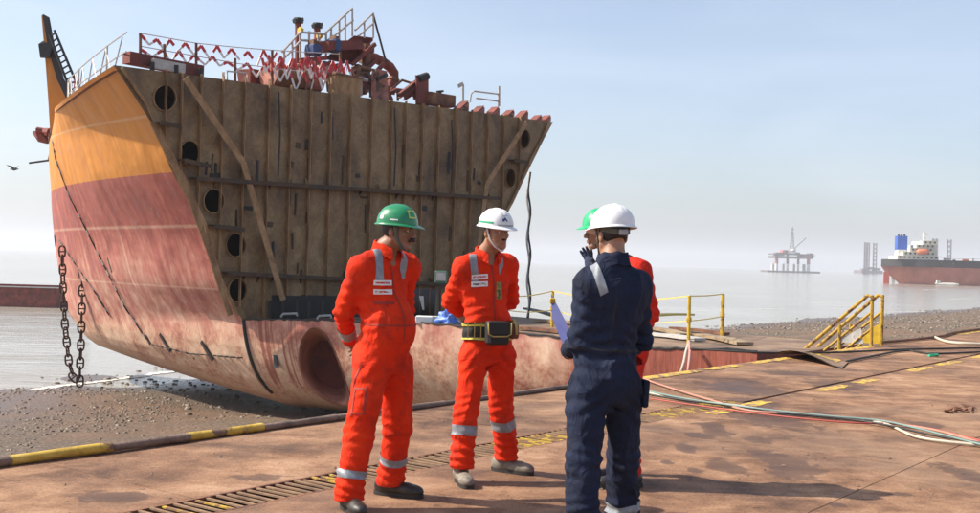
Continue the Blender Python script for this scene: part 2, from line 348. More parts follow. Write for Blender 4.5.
# --- beach
def beach_mat():
    m, nt, b = new_mat('beach_mud'); p = coords(nt)
    big = noise(nt, p, 0.16, 5, 0.6, 0.6); mid = noise(nt, p, 1.4, 7, 0.65); fine = noise(nt, p, 9.0, 6, 0.75); peb = nd(nt, 'TexVoronoi', {'Vector': p, 'Scale': 7.5}).outputs[0]
    mud = ramp(nt, mid, [(0.3, (0.115, 0.068, 0.038)), (0.7, (0.23, 0.14, 0.08))])
    grv = ramp(nt, fine, [(0.32, (0.022, 0.017, 0.012)), (0.5, (0.10, 0.073, 0.05)), (0.68, (0.29, 0.225, 0.16))])
    c = mixc(nt, ramp(nt, big, [(0.42, 0.15), (0.55, 0.95)]), mud, grv)
    z = nd(nt, 'SeparateXYZ', {'Vector': nd(nt, 'NewGeometry').outputs['Position']}).outputs[2]
    wet = nd(nt, 'MapRange', {'Value': math_(nt, 'ADD', z, math_(nt, 'MULTIPLY', mid, 0.15)), 'From Min': WATER + 0.05, 'From Max': WATER + 0.42, 'To Min': 1.0, 'To Max': 0.0}).outputs[0]
    c = mixc(nt, math_(nt, 'MULTIPLY', wet, 0.75), c, (0.10, 0.066, 0.045))
    nt.links.new(c, b.inputs['Base Color'])
    nt.links.new(nd(nt, 'MapRange', {'Value': wet, 'To Min': 0.9, 'To Max': 0.2}).outputs[0], b.inputs['Roughness'])
    nt.links.new(bump(nt, math_(nt, 'ADD', fine, math_(nt, 'MULTIPLY', peb, -0.5)), 0.6, 0.08), b.inputs['Normal'])
    return m
M['beach'] = beach_mat()
ss = np.concatenate([np.linspace(-60, -14, 24)[:-1], np.linspace(-14, 40, 190)[:-1], np.linspace(40, 260, 90)]); qq = np.concatenate([np.linspace(-1.5, 34, 130)[:-1], np.linspace(34, 80, 16)])
S_, Q_ = np.meshgrid(ss, qq, indexing='ij'); zz = beach_z(S_, Q_)
pts = np.empty(S_.shape + (3,)); pts[..., 0] = K0[0] + QE[0] * S_ + QM[0] * Q_; pts[..., 1] = K0[1] + QE[1] * S_ + QM[1] * Q_; pts[..., 2] = zz
mb = MB(); mb.grid(pts); beach = mb.build('beach', M['beach'], smooth=True, recalc=False); tag(beach, kind='structure')
# --- sea
def sea_mat():
    m, nt, b = new_mat('sea_water'); p = coords(nt)
    rz = -math.atan2(QE[1], QE[0])
    w1 = noise(nt, coords(nt, (0.5, 1.6, 1), (0, 0, rz)), 0.9, 5, 0.6, 0.5); w2 = noise(nt, coords(nt, (0.35, 1.3, 1), (0, 0, rz + 0.2)), 0.16, 4, 0.55)
    h = math_(nt, 'ADD', math_(nt, 'MULTIPLY', w1, 0.12), math_(nt, 'MULTIPLY', w2, 0.45))
    nt.links.new(bump(nt, h, 0.55, 1.0), b.inputs['Normal'])
    nt.links.new(ramp(nt, noise(nt, p, 0.05, 4), [(0.35, (0.30, 0.27, 0.22)), (0.65, (0.39, 0.36, 0.31))]), b.inputs['Base Color'])
    b.inputs['Roughness'].default_value = 0.12; b.inputs['IOR'].default_value = 1.333
    return m
M['sea'] = sea_mat()
SEA_R = 7000.0
mb = MB(); rad = [0, 60, 150, 400, 1000, 2500, SEA_R]; V = [(0, 60, WATER)]; Fc = []; nseg = 96
for r_ in rad[1:]:
    for k in range(nseg): V.append((r_ * math.cos(2 * math.pi * k / nseg), 60 + r_ * math.sin(2 * math.pi * k / nseg), WATER))
for k in range(nseg): Fc.append((0, 1 + k, 1 + (k + 1) % nseg))
for i in range(len(rad) - 2):
    for k in range(nseg): a = 1 + i * nseg; Fc.append((a + k, a + nseg + k, a + nseg + (k + 1) % nseg, a + (k + 1) % nseg))
mb.add(V, Fc); tag(mb.build('sea', M['sea'], recalc=False), kind='structure')
# foam along the water's edge and broken wavelets
def foam_mat():
    m, nt, b = new_mat('foam'); nt.links.new(ramp(nt, noise(nt, coords(nt), 5, 5), [(0.3, (0.5, 0.45, 0.38)), (0.6, (0.8, 0.78, 0.74))]), b.inputs['Base Color']); b.inputs['Roughness'].default_value = 0.8; return m
M['foam'] = foam_mat()
mb = MB()
def foam_strip(pts, w):
    n = len(pts); L = []; Rr = []
    for i, p in enumerate(pts):
        t = np.array(pts[min(i + 1, n - 1)]) - np.array(pts[max(i - 1, 0)]); t = t / np.linalg.norm(t); k = w * (0.35 + rng.random() * 0.9) * math.sin(math.pi * (i + 0.3) / (n - 0.4)) ** 0.4
        nx = np.array((-t[1], t[0], 0)); L.append(np.array(p) + nx * k); Rr.append(np.array(p) - nx * k)
    mb.grid(np.array([L, Rr]).transpose(1, 0, 2))
lvl = WATER + 0.02
fl = [G(-60, 402, lvl), G(0, 394, lvl), G(60, 386, lvl), G(110, 380, lvl), G(160, 373, lvl), G(210, 367, lvl), G(240, 362, lvl)]
fine_l = []
for i in range(len(fl) - 1):
    for t in np.linspace(0, 1, 14)[:-1]: fine_l.append(fl[i] * (1 - t) + fl[i + 1] * t + np.array((0, rng.normal(0, .10), 0)))
foam_strip(fine_l, 0.20)
for (x, y, w) in [(905, 312, 40), (845, 306, 22), (958, 299, 26), (890, 296, 14), (822, 303, 30), (700, 311, 26), (770, 309, 30), (955, 313, 26), (930, 290, 16), (20, 322, 20), (12, 345, 26), (35, 358, 26), (8, 333, 16)]:
    a = G(x - w / 2, y, lvl); b_ = G(x + w / 2, y - 0.4, lvl); Lm = np.linalg.norm(b_ - a)
    foam_strip([a + (b_ - a) * t + np.array((0, rng.normal(0, Lm * 0.015), 0)) for t in np.linspace(0, 1, 14)], Lm * 0.025)
fo = mb.build('foam', M['foam'], recalc=False); tag(fo, 'thin broken white foam along the muddy water edge', 'foam', kind='stuff')
# stones strewn over the beach
M['stone'] = gen('beach_stone', [(0.3, (0.035, 0.027, 0.02)), (0.5, (0.13, 0.10, 0.075)), (0.66, (0.40, 0.34, 0.27))], 3.0, fine=9.0, bmp=0.3)
def stones(cnt, smin, smax, qmin, qmax, r0, r1, seed):
    g = np.random.default_rng(seed); s = g.uniform(smin, smax, cnt); q = g.uniform(qmin, qmax, cnt)
    dens = 0.5 + 0.5 * np.sin(s * 0.9 + 1.5 * np.sin(q * 0.55)) * np.cos(q * 0.6 + 0.8 * np.sin(s * 0.4)); keep = g.random(cnt) < 0.16 + 0.84 * dens ** 1.4
    # the bare mud tongue beside the hull
    c = G(235, 412, -2.1); sc, qc = sq(c); bare = ((s - sc) / 4.8) ** 2 + ((q - qc) / 3.2) ** 2 < 1 + 0.5 * np.sin(s * 2.1) * np.cos(q * 1.7); keep &= ~(bare & (g.random(cnt) < 0.93))
    s = s[keep]; q = q[keep]; n = len(s); z = beach_z(s, q); ok = z > WATER - 0.03; s, q, z = s[ok], q[ok], z[ok]; n = len(s)
    x = K0[0] + QE[0] * s + QM[0] * q; y = K0[1] + QE[1] * s + QM[1] * q
    base = np.array([(1, 0, 0), (0, 1, 0), (-1, 0, 0), (0, -1, 0), (0.55, 0.55, 0.8), (-0.55, 0.55, 0.75), (-0.55, -0.55, 0.8), (0.55, -0.55, 0.7)], float)
    tri = np.array([(0, 1, 4), (1, 5, 4), (1, 2, 5), (2, 6, 5), (2, 3, 6), (3, 7, 6), (3, 0, 7), (0, 4, 7), (4, 5, 6), (4, 6, 7)])
    rr = r0 + (r1 - r0) * g.random(n) ** 2.5; an = g.uniform(0, 6.28, n); V = base[None] * rr[:, None, None] * g.uniform(0.6, 1.25, (n, 1, 3)) * g.uniform(0.8, 1.2, (n, 8, 3))
    V[..., 2] *= 0.75; ca, sa = np.cos(an)[:, None], np.sin(an)[:, None]
    X = V[..., 0] * ca - V[..., 1] * sa + x[:, None]; Y = V[..., 0] * sa + V[..., 1] * ca + y[:, None]; Z = V[..., 2] + z[:, None] - 0.15 * rr[:, None]
    Vv = np.stack((X, Y, Z), -1).reshape(-1, 3); Ff = (tri[None] + (np.arange(n) * 8)[:, None, None]).reshape(-1, 3)
    return Vv, Ff
packs = [stones(62000, -14, 16, 5, 30, 0.012, 0.062, 1), stones(18000, 14, 95, 1, 34, 0.025, 0.12, 2), stones(4000, 60, 160, 6, 36, 0.07, 0.2, 3)]
off = 0; VV = []; FF = []
for v, f in packs: VV.append(v); FF.append(f + off); off += len(v)
st = np_mesh('gravel', np.concatenate(VV), np.concatenate(FF), M['stone'], smooth=False); tag(st, 'loose grey brown stones strewn over the muddy beach', 'gravel', kind='stuff')
# grit and rust scale lying on the quay
g_ = np.random.default_rng(11); n_ = 2600; gs_ = g_.uniform(-5, 24, n_); gq_ = -g_.random(n_) ** 0.8 * 9.0 - 0.1
ok_ = (gq_ < GQ0 - 0.03) | (gq_ > GQ1 + 0.03); gs_, gq_ = gs_[ok_], gq_[ok_]; n_ = len(gs_); gx = K0[0] + QE[0] * gs_ + QM[0] * gq_; gy = K0[1] + QE[1] * gs_ + QM[1] * gq_
base = np.array([(1, 0, 0), (0, 1, 0), (-1, 0, 0), (0, -1, 0), (0.3, 0.2, 0.6)], float); tri = np.array([(0, 1, 4), (1, 2, 4), (2, 3, 4), (3, 0, 4)])
gr_ = 0.004 + 0.016 * g_.random(n_) ** 3; Vg = base[None] * gr_[:, None, None] * g_.uniform(0.5, 1.4, (n_, 5, 3)); Vg[..., 0] += gx[:, None]; Vg[..., 1] += gy[:, None]; Vg[..., 2] += 0.003
gt = np_mesh('grit', Vg.reshape(-1, 3), (tri[None] + (np.arange(n_) * 5)[:, None, None]).reshape(-1, 3), M['kerb_g'], smooth=False); tag(gt, 'dark grit and rust scale scattered on the quay floor', 'grit', kind='stuff')
# --- hazy air
def haze_box(dens):
    m = bpy.data.materials.new('haze_air'); m.use_nodes = True; nt = m.node_tree; nt.nodes.clear()
    v = nd(nt, 'VolumePrincipled', {'Color': (0.76, 0.80, 0.88), 'Density': dens, 'Anisotropy': 0.2}); o = nd(nt, 'OutputMaterial'); nt.links.new(v.outputs[0], o.inputs['Volume'])
    mb = MB(); h = SEA_R + 60; mb.box((0, 60, (WATER - 2.0 + 85) / 2), (2 * h, 2 * h, 85 - WATER + 2.0)); b = mb.build('haze', m); tag(b, 'pale sea haze hanging in the air', 'haze', kind='stuff'); return b
haze_box(0.00038)
# ================================================================== the cut-off ship's bow on the beach
AP = P(116, 64, 24.0)
TD = np.array((math.sin(R(40)), math.cos(R(40)))); FW = np.array((-TD[1], TD[0]))      # across the ship (to starboard), towards the stem
def BHp(x, y, fwd=0.0):          # point seen at (x, y) on the bulkhead plane, or on a plane fwd metres further towards the stem
    a, b = ab(x, y); k = a / FPX; q = AP[:2] + FW * fwd
    return P(x, y, (q @ FW) / (k * FW[0] + FW[1]))
ship = thing('ship_bow', 'huge cut off ship bow, orange over faded red, beached with rusty bulkhead bare', 'ship', (-5.0, 27.0, -2.3))
E_px = [(114, 65), (150, 120), (173, 172), (205, 232), (222, 288), (243, 320)]
S_px = [(69, 103, 37.6), (51, 146, 38.6), (51, 193, 38.6), (54, 235, 38.2), (60, 276, 37.8), (70, 315, 37.2)]
T_px = [(243, 320), (270, 319), (300, 320), (340, 321), (430, 323), (540, 335), (600, 343), (643, 348), (737, 349), (757, 352)]
E5 = BHp(243, 320); EEND = P(757, 352, 19.0)
AFT = (EEND - E5)[:2]; LA = np.linalg.norm(AFT); AFT /= LA; INW = np.array((-AFT[1], AFT[0]))
if INW[1] < 0: INW = -INW
def top_edge(t):                 # upper cut edge of the remaining bottom, t=0 at the bulkhead, 1 at the aft end
    xy = E5[:2] + AFT * LA * t; px = proj((xy[0], xy[1], 0.0))[0]
    y = np.interp(px, [p[0] for p in T_px], [p[1] for p in T_px]); p = P(px, y, xy[1]); return np.array((xy[0], xy[1], p[2]))
NB = 9
def bilge(t, w):                 # w 0 at the top edge ... 1 at the keel flat
    p = top_edge(t); s_, q_ = sq(p); zb = -1.86 - 1.18 * q_ / 27.0
    h = p[2] - zb; fl = 0.30 * (1 - min(1, max(0, t * 2)))
    a = min(w / 0.75, 1.0) * math.pi / 2
    inn = 2.1 * (1 - math.cos(a)) ** 1.25 + fl * math.sin(a) + max(0, w - 0.75) / 0.25 * 2.2
    z = p[2] - h * math.sin(a) ** 0.92
    return np.array((p[0] + INW[0] * inn, p[1] + INW[1] * inn, z))
rowsE = [BHp(*q) for q in E_px] + [bilge(0, (k + 1) / NB) for k in range(NB)]
s9 = [(75, 322, 37.0), (80, 329, 36.8), (84, 334, 36.8), (88, 338, 36.8), (92, 341, 37), (96, 344, 37.5), (100, 346, 38), (106, 348, 38.5), (114, 350, 39)]
rowsS = [P(*q) for q in S_px] + [P(*q) for q in s9]
NR = len(rowsE)
def cat(rows, r):                # smooth interpolation down the rows
    i = int(min(max(math.floor(r), 0), NR - 2)); f = r - i
    p0, p1, p2, p3 = rows[max(i - 1, 0)], rows[i], rows[i + 1], rows[min(i + 2, NR - 1)]
    if i >= 4 or i == 0: return p1 * (1 - f) + p2 * f
    return 0.5 * ((2 * p1) + (-p0 + p2) * f + (2 * p0 - 5 * p1 + 4 * p2 - p3) * f * f + (-p0 + 3 * p1 - 3 * p2 + p3) * f ** 3)
FWD = -AFT
def hull(t, r):                  # port shell: t 0 bulkhead .. 1 stem, r row
    e = cat(rowsE, r); s_ = cat(rowsS, r); L = np.linalg.norm((s_ - e)[:2])
    c = np.array((*(e[:2] + (FWD * 0.38 + (s_ - e)[:2] / L * 0.62) * L * 0.55), (e[2] * 0.5 + s_[2] * 0.5)))
    sag = 0.0
    if r < 1.0: sag = -(1 - r) * 0.55 * math.sin(math.pi * min(1, t)) ** 1.0
    p = e * (1 - t) ** 2 + c * 2 * t * (1 - t) + s_ * t * t; p[2] += sag; return p
def fwdhull_grid(nt=44, nr=70):
    pts = np.empty((nt + 1, nr + 1, 3)); uv = np.empty((nt + 1, nr + 1, 2))
    for i in range(nt + 1):
        for j in range(nr + 1):
            t = i / nt; r = (NR - 1) * j / nr; pts[i, j] = hull(t, r); uv[i, j] = (t * 14, r)
    return pts, uv
def ship_paint():
    m, nt, b = new_mat('ship_paint'); uv = nd(nt, 'UVMap').outputs[0]; sep = nd(nt, 'SeparateXYZ', {'Vector': uv}); u, v = sep.outputs[0], sep.outputs[1]
    p = coords(nt); streak = noise(nt, nd(nt, 'Mapping', {'Vector': uv, 'Scale': (2.6, 0.42, 1)}).outputs[0], 1.0, 9, 0.72, 0.5)
    strk2 = noise(nt, nd(nt, 'Mapping', {'Vector': uv, 'Scale': (14.0, 0.6, 1), 'Location': (3, 7, 0)}).outputs[0], 1.0, 7, 0.7, 0.2)
    blot = noise(nt, p, 1.3, 8, 0.68, 0.4); fine = noise(nt, p, 11, 6, 0.7)
    edge = math_(nt, 'ADD', v, math_(nt, 'MULTIPLY', math_(nt, 'SUBTRACT', fine, 0.5), 0.06))
    orange = ramp(nt, math_(nt, 'ADD', math_(nt, 'MULTIPLY', streak, 0.6), math_(nt, 'MULTIPLY', blot, 0.4)), [(0.30, (0.38, 0.13, 0.018)), (0.5, (0.58, 0.215, 0.022)), (0.72, (0.66, 0.28, 0.045))])
    red = ramp(nt, math_(nt, 'ADD', math_(nt, 'MULTIPLY', streak, 0.55), math_(nt, 'MULTIPLY', blot, 0.45)), [(0.34, (0.17, 0.032, 0.026)), (0.5, (0.325, 0.072, 0.055)), (0.64, (0.43, 0.135, 0.095)), (0.76, (0.56, 0.31, 0.23))])
    pink = ramp(nt, math_(nt, 'ADD', math_(nt, 'MULTIPLY', streak, 0.4), math_(nt, 'MULTIPLY', blot, 0.6)), [(0.37, (0.28, 0.070, 0.055)), (0.47, (0.42, 0.155, 0.115)), (0.56, (0.53, 0.29, 0.215)), (0.68, (0.63, 0.46, 0.35))])
    tan = ramp(nt, math_(nt, 'ADD', math_(nt, 'MULTIPLY', blot, 0.6), math_(nt, 'MULTIPLY', fine, 0.4)), [(0.36, (0.24, 0.075, 0.048)), (0.44, (0.40, 0.19, 0.125)), (0.52, (0.54, 0.34, 0.23)), (0.66, (0.63, 0.47, 0.34))])
    vb = math_(nt, 'ADD', v, math_(nt, 'MULTIPLY', math_(nt, 'SUBTRACT', streak, 0.5), 1.5))
    c = mixc(nt, nd(nt, 'MapRange', {'Value': vb, 'From Min': 2.9, 'From Max': 4.6}).outputs[0], red, pink)
    c = mixc(nt, nd(nt, 'MapRange', {'Value': vb, 'From Min': 4.9, 'From Max': 6.2}).outputs[0], c, tan)
    low = nd(nt, 'MapRange', {'Value': math_(nt, 'ADD', v, math_(nt, 'MULTIPLY', blot, 3.0)), 'From Min': 9.3, 'From Max': 11.6}).outputs[0]
    c = mixc(nt, math_(nt, 'MULTIPLY', low, 0.8), c, (0.36, 0.21, 0.13))
    # aft end is still red
    ua = math_(nt, 'ADD', u, math_(nt, 'MULTIPLY', math_(nt, 'SUBTRACT', blot, 0.5), 3.0))
    c = mixc(nt, nd(nt, 'MapRange', {'Value': ua, 'From Min': -8.3, 'From Max': -10.2}).outputs[0], c, ramp(nt, strk2, [(0.3, (0.13, 0.03, 0.02)), (0.6, (0.33, 0.085, 0.05)), (0.75, (0.42, 0.17, 0.10))]))
    c = mixc(nt, math_(nt, 'LESS_THAN', edge, 2.0), c, orange); upm = math_(nt, 'GREATER_THAN', edge, 2.0)
    # plate butts
    for uu in (2.4, 5.1, 8.0, 10.6, -3.9, -7.2):
        dl = math_(nt, 'ABSOLUTE', math_(nt, 'SUBTRACT', math_(nt, 'ADD', u, math_(nt, 'MULTIPLY', v, 0.03)), uu)); c = mixc(nt, nd(nt, 'MapRange', {'Value': dl, 'From Min': 0.01, 'From Max': 0.035, 'To Min': 0.45, 'To Max': 0.0}).outputs[0], c, (0.20, 0.09, 0.055))
    # weld seams
    for sv in (0.93, 2.9, 4.05):
        dlt = math_(nt, 'ABSOLUTE', math_(nt, 'SUBTRACT', edge, sv)); f = nd(nt, 'MapRange', {'Value': dlt, 'From Min': 0.012, 'From Max': 0.04, 'To Min': 0.42, 'To Max': 0.0}).outputs[0]
        c = mixc(nt, math_(nt, 'MULTIPLY', f, math_(nt, 'ADD', blot, 0.3)), c, (0.66, 0.50, 0.36))
    mot = noise(nt, p, 3.4, 9, 0.75, 0.8); c = mixc(nt, math_(nt, 'MULTIPLY', upm, ramp(nt, mot, [(0.57, 0.0), (0.68, 0.4)])), c, (0.54, 0.37, 0.26)); c = mixc(nt, math_(nt, 'MULTIPLY', math_(nt, 'ADD', math_(nt, 'MULTIPLY', upm, 0.8), 0.2), ramp(nt, mot, [(0.32, 0.55), (0.42, 0.0)])), c, (0.20, 0.065, 0.045))
    # rust scrapes and dark scabs
    c = mixc(nt, ramp(nt, strk2, [(0.62, 0.0), (0.70, 0.55)]), c, (0.20, 0.075, 0.04))
    sc = noise(nt, nd(nt, 'Mapping', {'Vector': uv, 'Scale': (1.2, 3.0, 1)}).outputs[0], 2.2, 8, 0.72, 0.3); c = mixc(nt, ramp(nt, sc, [(0.68, 0.0), (0.71, 0.85)]), c, (0.06, 0.035, 0.03))
    # rust runs near the end of the bulkhead
    run = noise(nt, nd(nt, 'Mapping', {'Vector': uv, 'Scale': (3.6, 0.10, 1), 'Location': (1.3, 0, 0)}).outputs[0], 1.0, 5, 0.6, 0.15)
    zone = math_(nt, 'MULTIPLY', math_(nt, 'MULTIPLY', nd(nt, 'MapRange', {'Value': u, 'From Min': -2.3, 'From Max': -1.9}).outputs[0], math_(nt, 'LESS_THAN', u, -0.05)), nd(nt, 'MapRange', {'Value': math_(nt, 'ADD', v, math_(nt, 'MULTIPLY', fine, 1.5)), 'From Min': 8.6, 'From Max': 9.6, 'To Min': 1.0, 'To Max': 0.0}).outputs[0])
    c = mixc(nt, math_(nt, 'MULTIPLY', zone, ramp(nt, run, [(0.52, 0.0), (0.58, 0.85)])), c, (0.25, 0.055, 0.035))
    nt.links.new(c, b.inputs['Base Color']); nt.links.new(ramp(nt, blot, [(0.3, 0.45), (0.65, 0.8)]), b.inputs['Roughness'])
    dent = noise(nt, p, 0.55, 3, 0.5); frames = nd(nt, 'TexWave', {'Vector': nd(nt, 'Mapping', {'Vector': uv, 'Scale': (0.5, 0.0, 1)}).outputs[0], 'Scale': 1.0, 'Distortion': 0.3}).outputs[1]
    n1 = bump(nt, math_(nt, 'ADD', math_(nt, 'MULTIPLY', dent, 0.8), math_(nt, 'MULTIPLY', frames, 0.035)), 0.5, 0.35); nt.links.new(bump(nt, fine, 0.25, 0.02, n1), b.inputs['Normal'])
    return m
M['ship'] = ship_paint()
pts, uv = fwdhull_grid(); HG = pts; HGp = proj(pts)
mb = MB(); mb.grid(pts); mb.uv = uv.reshape(-1, 2); port = mb.build('port_shell', M['ship'], ship, smooth=True, recalc=False)
def hull_at(x, y):               # nearest port-shell point seen at (x, y), with its outward normal
    d = (HGp[..., 0] - x) ** 2 + (HGp[..., 1] - y) ** 2; i, j = np.unravel_index(np.argmin(d), d.shape); i = min(max(i, 1), HG.shape[0] - 2); j = min(max(j, 1), HG.shape[1] - 2)
    a = HG[i + 1, j] - HG[i - 1, j]; b = HG[i, j + 1] - HG[i, j - 1]; n = np.cross(a, b); n /= np.linalg.norm(n)
    if n[1] > 0: n = -n
    t = a / np.linalg.norm(a); return P(x, y, HG[i, j][1]), n, t, np.cross(n, t)
# --- remaining bottom aft of the bulkhead, with the bow thruster tunnel opening
TH = proj(bilge(0, 0))  # (start)
thc = None; best = 1e9
for t in np.linspace(0.05, 0.5, 120):
    for w in np.linspace(0.05, 0.8, 60):
        q = proj(bilge(t, w)); d = math.hypot(q[0] - 322, q[1] - 376)
        if d < best: best = d; thc = (t, w)
tw, ww = thc
def BG(t, w): return bilge(t, w)
RX, RW = 0.70 / LA, 0.265           # half size of the opening in surface coordinates
patch = (tw - 1.5 * RX, tw + 1.5 * RX, max(0.01, ww - RW * 1.25), min(0.985, ww + RW * 1.25))
mb = MB(); UV = []
def add_grid(t0, t1, w0, w1, nt, nw):
    g = np.empty((nt + 1, nw + 1, 3))
    for i in range(nt + 1):
        for j in range(nw + 1):
            t = t0 + (t1 - t0) * i / nt; w = w0 + (w1 - w0) * j / nw; g[i, j] = BG(t, w); UV.append((-t * LA, 5 + w * NB))
    mb.grid(g)
add_grid(0, patch[0], 0, 1, 10, 40); add_grid(patch[1], 1, 0, 1, 60, 40)
add_grid(patch[0], patch[1], 0, patch[2], 16, 4); add_grid(patch[0], patch[1], patch[3], 1, 16, 8)
NA = 64; NRad = 6; g = np.empty((NA + 1, NRad + 1, 3))
rim_pts = []
for i in range(NA + 1):
    a = 2 * math.pi * i / NA; ca, sa = math.cos(a), math.sin(a); k = 1 / max(abs(ca), abs(sa))
    hx = (patch[1] - tw) if ca > 0 else (tw - patch[0]); hw = (patch[3] - ww) if sa > 0 else (ww - patch[2])
    for j in range(NRad + 1):
        f = j / NRad; t = tw + (1 - f) * RX * ca + f * hx * ca * k; w = ww + (1 - f) * RW * sa * 0.9 + f * hw * sa * k
        g[i, j] = BG(t, w); UV.append((-t * LA, 5 + w * NB))
    rim_pts.append(g[i, 0])
mb.grid(g); mb.uv = np.array(UV); mb.build('bottom_shell', M['ship'], ship, smooth=True, recalc=False)
rim_pts = rim_pts[:-1]; cen = sum(rim_pts) / len(rim_pts); ax3 = np.array((TD[0], TD[1], 0.0)) * 0.55 + np.array((FW[0], FW[1], 0)) * 0.55; ax3 /= np.linalg.norm(ax3)
M['tunnel'] = gen('tunnel_paint', [(0.32, (0.14, 0.045, 0.03)), (0.5, (0.34, 0.135, 0.09)), (0.7, (0.46, 0.24, 0.17))], 2.0, stretch=(1, 1, 0.6))
mb = MB(); ring = np.empty((NA + 1, 7, 3))
for i in range(NA + 1):
    q = rim_pts[i % NA]
    for j, (dp, sc) in enumerate(((-0.012, 1.015), (0.0, 0.985), (0.10, 0.93), (0.25, 0.86), (0.5, 0.78), (0.85, 0.68), (1.15, 0.62))):
        flat = q - ax3 * ((q - cen) @ ax3); ff = min(1.0, j / 5.0); base = q * (1 - ff) + flat * ff
        ring[i, j] = cen + (base - cen) * sc + ax3 * dp
mb.grid(ring); tun = mb.build('thruster_tunnel', M['tunnel'], ship, smooth=True, recalc=False)
mb = MB(); mb.tube(rim_pts, 0.014, 8, closed=True); mb.build('tunnel_rim', M['rust'], tun, smooth=True)
pl = [ring[i, 6] for i in range(NA)]; mb = MB(); mb.add(pl, [tuple(range(NA))]); mb.build('tunnel_end', M['rust_red'], tun)
# --- starboard shell, deck, floor
STB_px = [(553, 122), (545, 137), (531, 165), (512, 205), (494, 238), (478, 262), (470, 285), (466, 306)]
STB = [BHp(*q) for q in STB_px]
stb_rows = STB + [STB[-1] + np.array((-TD[0] * .35, -TD[1] * .35, -.9)), STB[-1] + np.array((-TD[0] * 1.6, -TD[1] * 1.6, -1.9))]
ns = len(stb_rows); g = np.empty((25, ns, 3))
for j in range(ns):
    e = stb_rows[j]; s_ = cat(rowsS, (NR - 1) * (j / (ns - 1)) ** 1.0); L = np.linalg.norm((s_ - e)[:2]); c = np.array((*(e[:2] + FWD * L * 0.5), (e[2] + s_[2]) / 2))
    for i in range(25):
        t = i / 24; g[i, j] = e * (1 - t) ** 2 + c * 2 * t * (1 - t) + s_ * t * t
mb = MB(); mb.grid(g); mb.uv = np.array([(i / 24 * 14, j / (ns - 1) * 7) for i in range(25) for j in range(ns)]); mb.build('starboard_shell', M['ship'], ship, smooth=True, recalc=False)
SBTOP = g[:, 0]
M['deck_steel'] = gen('deck_steel', [(0.3, (0.06, 0.03, 0.022)), (0.5, (0.17, 0.07, 0.05)), (0.7, (0.27, 0.15, 0.11))], 1.6)
PT = np.array([hull(i / 24, 0) for i in range(25)]); dk = np.stack([PT * (1 - f) + SBTOP * f for f in np.linspace(0, 1, 7)], 1); dk[..., 2] -= 0.12
mb = MB(); mb.grid(dk); mb.build('foredeck', M['deck_steel'], ship, recalc=False)
M['floor_steel'] = gen('floor_steel', [(0.3, (0.05, 0.032, 0.022)), (0.5, (0.19, 0.12, 0.075)), (0.7, (0.34, 0.24, 0.16))], 1.2, bmp=0.6)
# tank top floor behind the cut edge
mb = MB(); nf = 30; fl = np.empty((nf + 1, 4, 3))
for i in range(nf + 1):
    p = top_edge(i / nf) - np.array((0, 0, 0.10))
    for j, w in enumerate((0.03, 2.0, 4.5, 8.2 - 2.6 * (i / nf))): fl[i, j] = p + np.array((INW[0] * w, INW[1] * w, (0.05 if j == 1 else 0)))
    fl[i, 1:, 2] = -0.12
mb.grid(fl); mb.build('inner_floor', M['floor_steel'], ship, recalc=False)
mb = MB(); far = fl[:, 3]; mb.grid(np.stack([far, far + np.array((0.3, 0.4, -2.4))], 1)); mb.build('far_side_shell', M['rust_red'], ship, recalc=False)
ea = [fl[nf, j] for j in range(4)]; eb = [bilge(1, w) for w in np.linspace(0, 1, 12)]
mb = MB(); pl = [eb[k] for k in range(12)] + [ea[3] + np.array((0, 0, -2.2)), ea[3], ea[2], ea[1]]; mb.add(pl, [tuple(range(len(pl)))]); mb.build('aft_cut_plate', M['rust_red'], ship)
# ragged cut lip along the top edge of the bottom shell
mb = MB(); mb.tube([top_edge(t) + np.array((0, 0, rng.normal(0, 0.008))) for t in np.linspace(0, 1, 120)], [0.012 + 0.016 * rng.random() for _ in range(120)], 6); mb.build('cut_lip', M['dark'], ship)
# --- the bulkhead
def bh_mat():
    m, nt, b = new_mat('bulkhead_rust'); p = coords(nt); st_ = noise(nt, coords(nt, (2.2, 2.2, 1.5)), 1.0, 9, 0.72, 0.6); bl = noise(nt, p, 0.8, 7, 0.65, 0.3); fi = noise(nt, p, 14, 6, 0.7)
    t = math_(nt, 'ADD', math_(nt, 'MULTIPLY', st_, 0.32), math_(nt, 'ADD', math_(nt, 'MULTIPLY', bl, 0.48), math_(nt, 'MULTIPLY', fi, 0.2)))
    c = ramp(nt, t, [(0.35, (0.028, 0.014, 0.007)), (0.44, (0.125, 0.070, 0.028)), (0.53, (0.215, 0.130, 0.054)), (0.66, (0.36, 0.245, 0.12))])
    pk = noise(nt, p, 5.5, 6, 0.72); c = mixc(nt, ramp(nt, pk, [(0.66, 0.0), (0.70, 0.6)]), c, (0.42, 0.33, 0.22)); c = mixc(nt, ramp(nt, pk, [(0.28, 0.85), (0.33, 0.0)]), c, (0.025, 0.015, 0.01))
    s2 = noise(nt, coords(nt, (5, 5, 0.5)), 1.0, 6, 0.7); c = mixc(nt, ramp(nt, s2, [(0.64, 0.0), (0.72, 0.5)]), c, (0.17, 0.065, 0.025))
    nt.links.new(c, b.inputs['Base Color']); b.inputs['Roughness'].default_value = 0.55; nt.links.new(bump(nt, math_(nt, 'ADD', bl, math_(nt, 'MULTIPLY', fi, 0.4)), 0.4, 0.05), b.inputs['Normal']); return m
M['bulk'] = bh_mat()
M['stiff'] = gen('stiffener_rust', [(0.3, (0.08, 0.04, 0.018)), (0.48, (0.27, 0.145, 0.06)), (0.7, (0.46, 0.30, 0.16))], 3.0, stretch=(1, 1, 0.4))
M['stringer'] = gen('stringer_rust', [(0.3, (0.015, 0.009, 0.006)), (0.6, (0.08, 0.045, 0.022)), (0.75, (0.2, 0.12, 0.06))], 3.0)
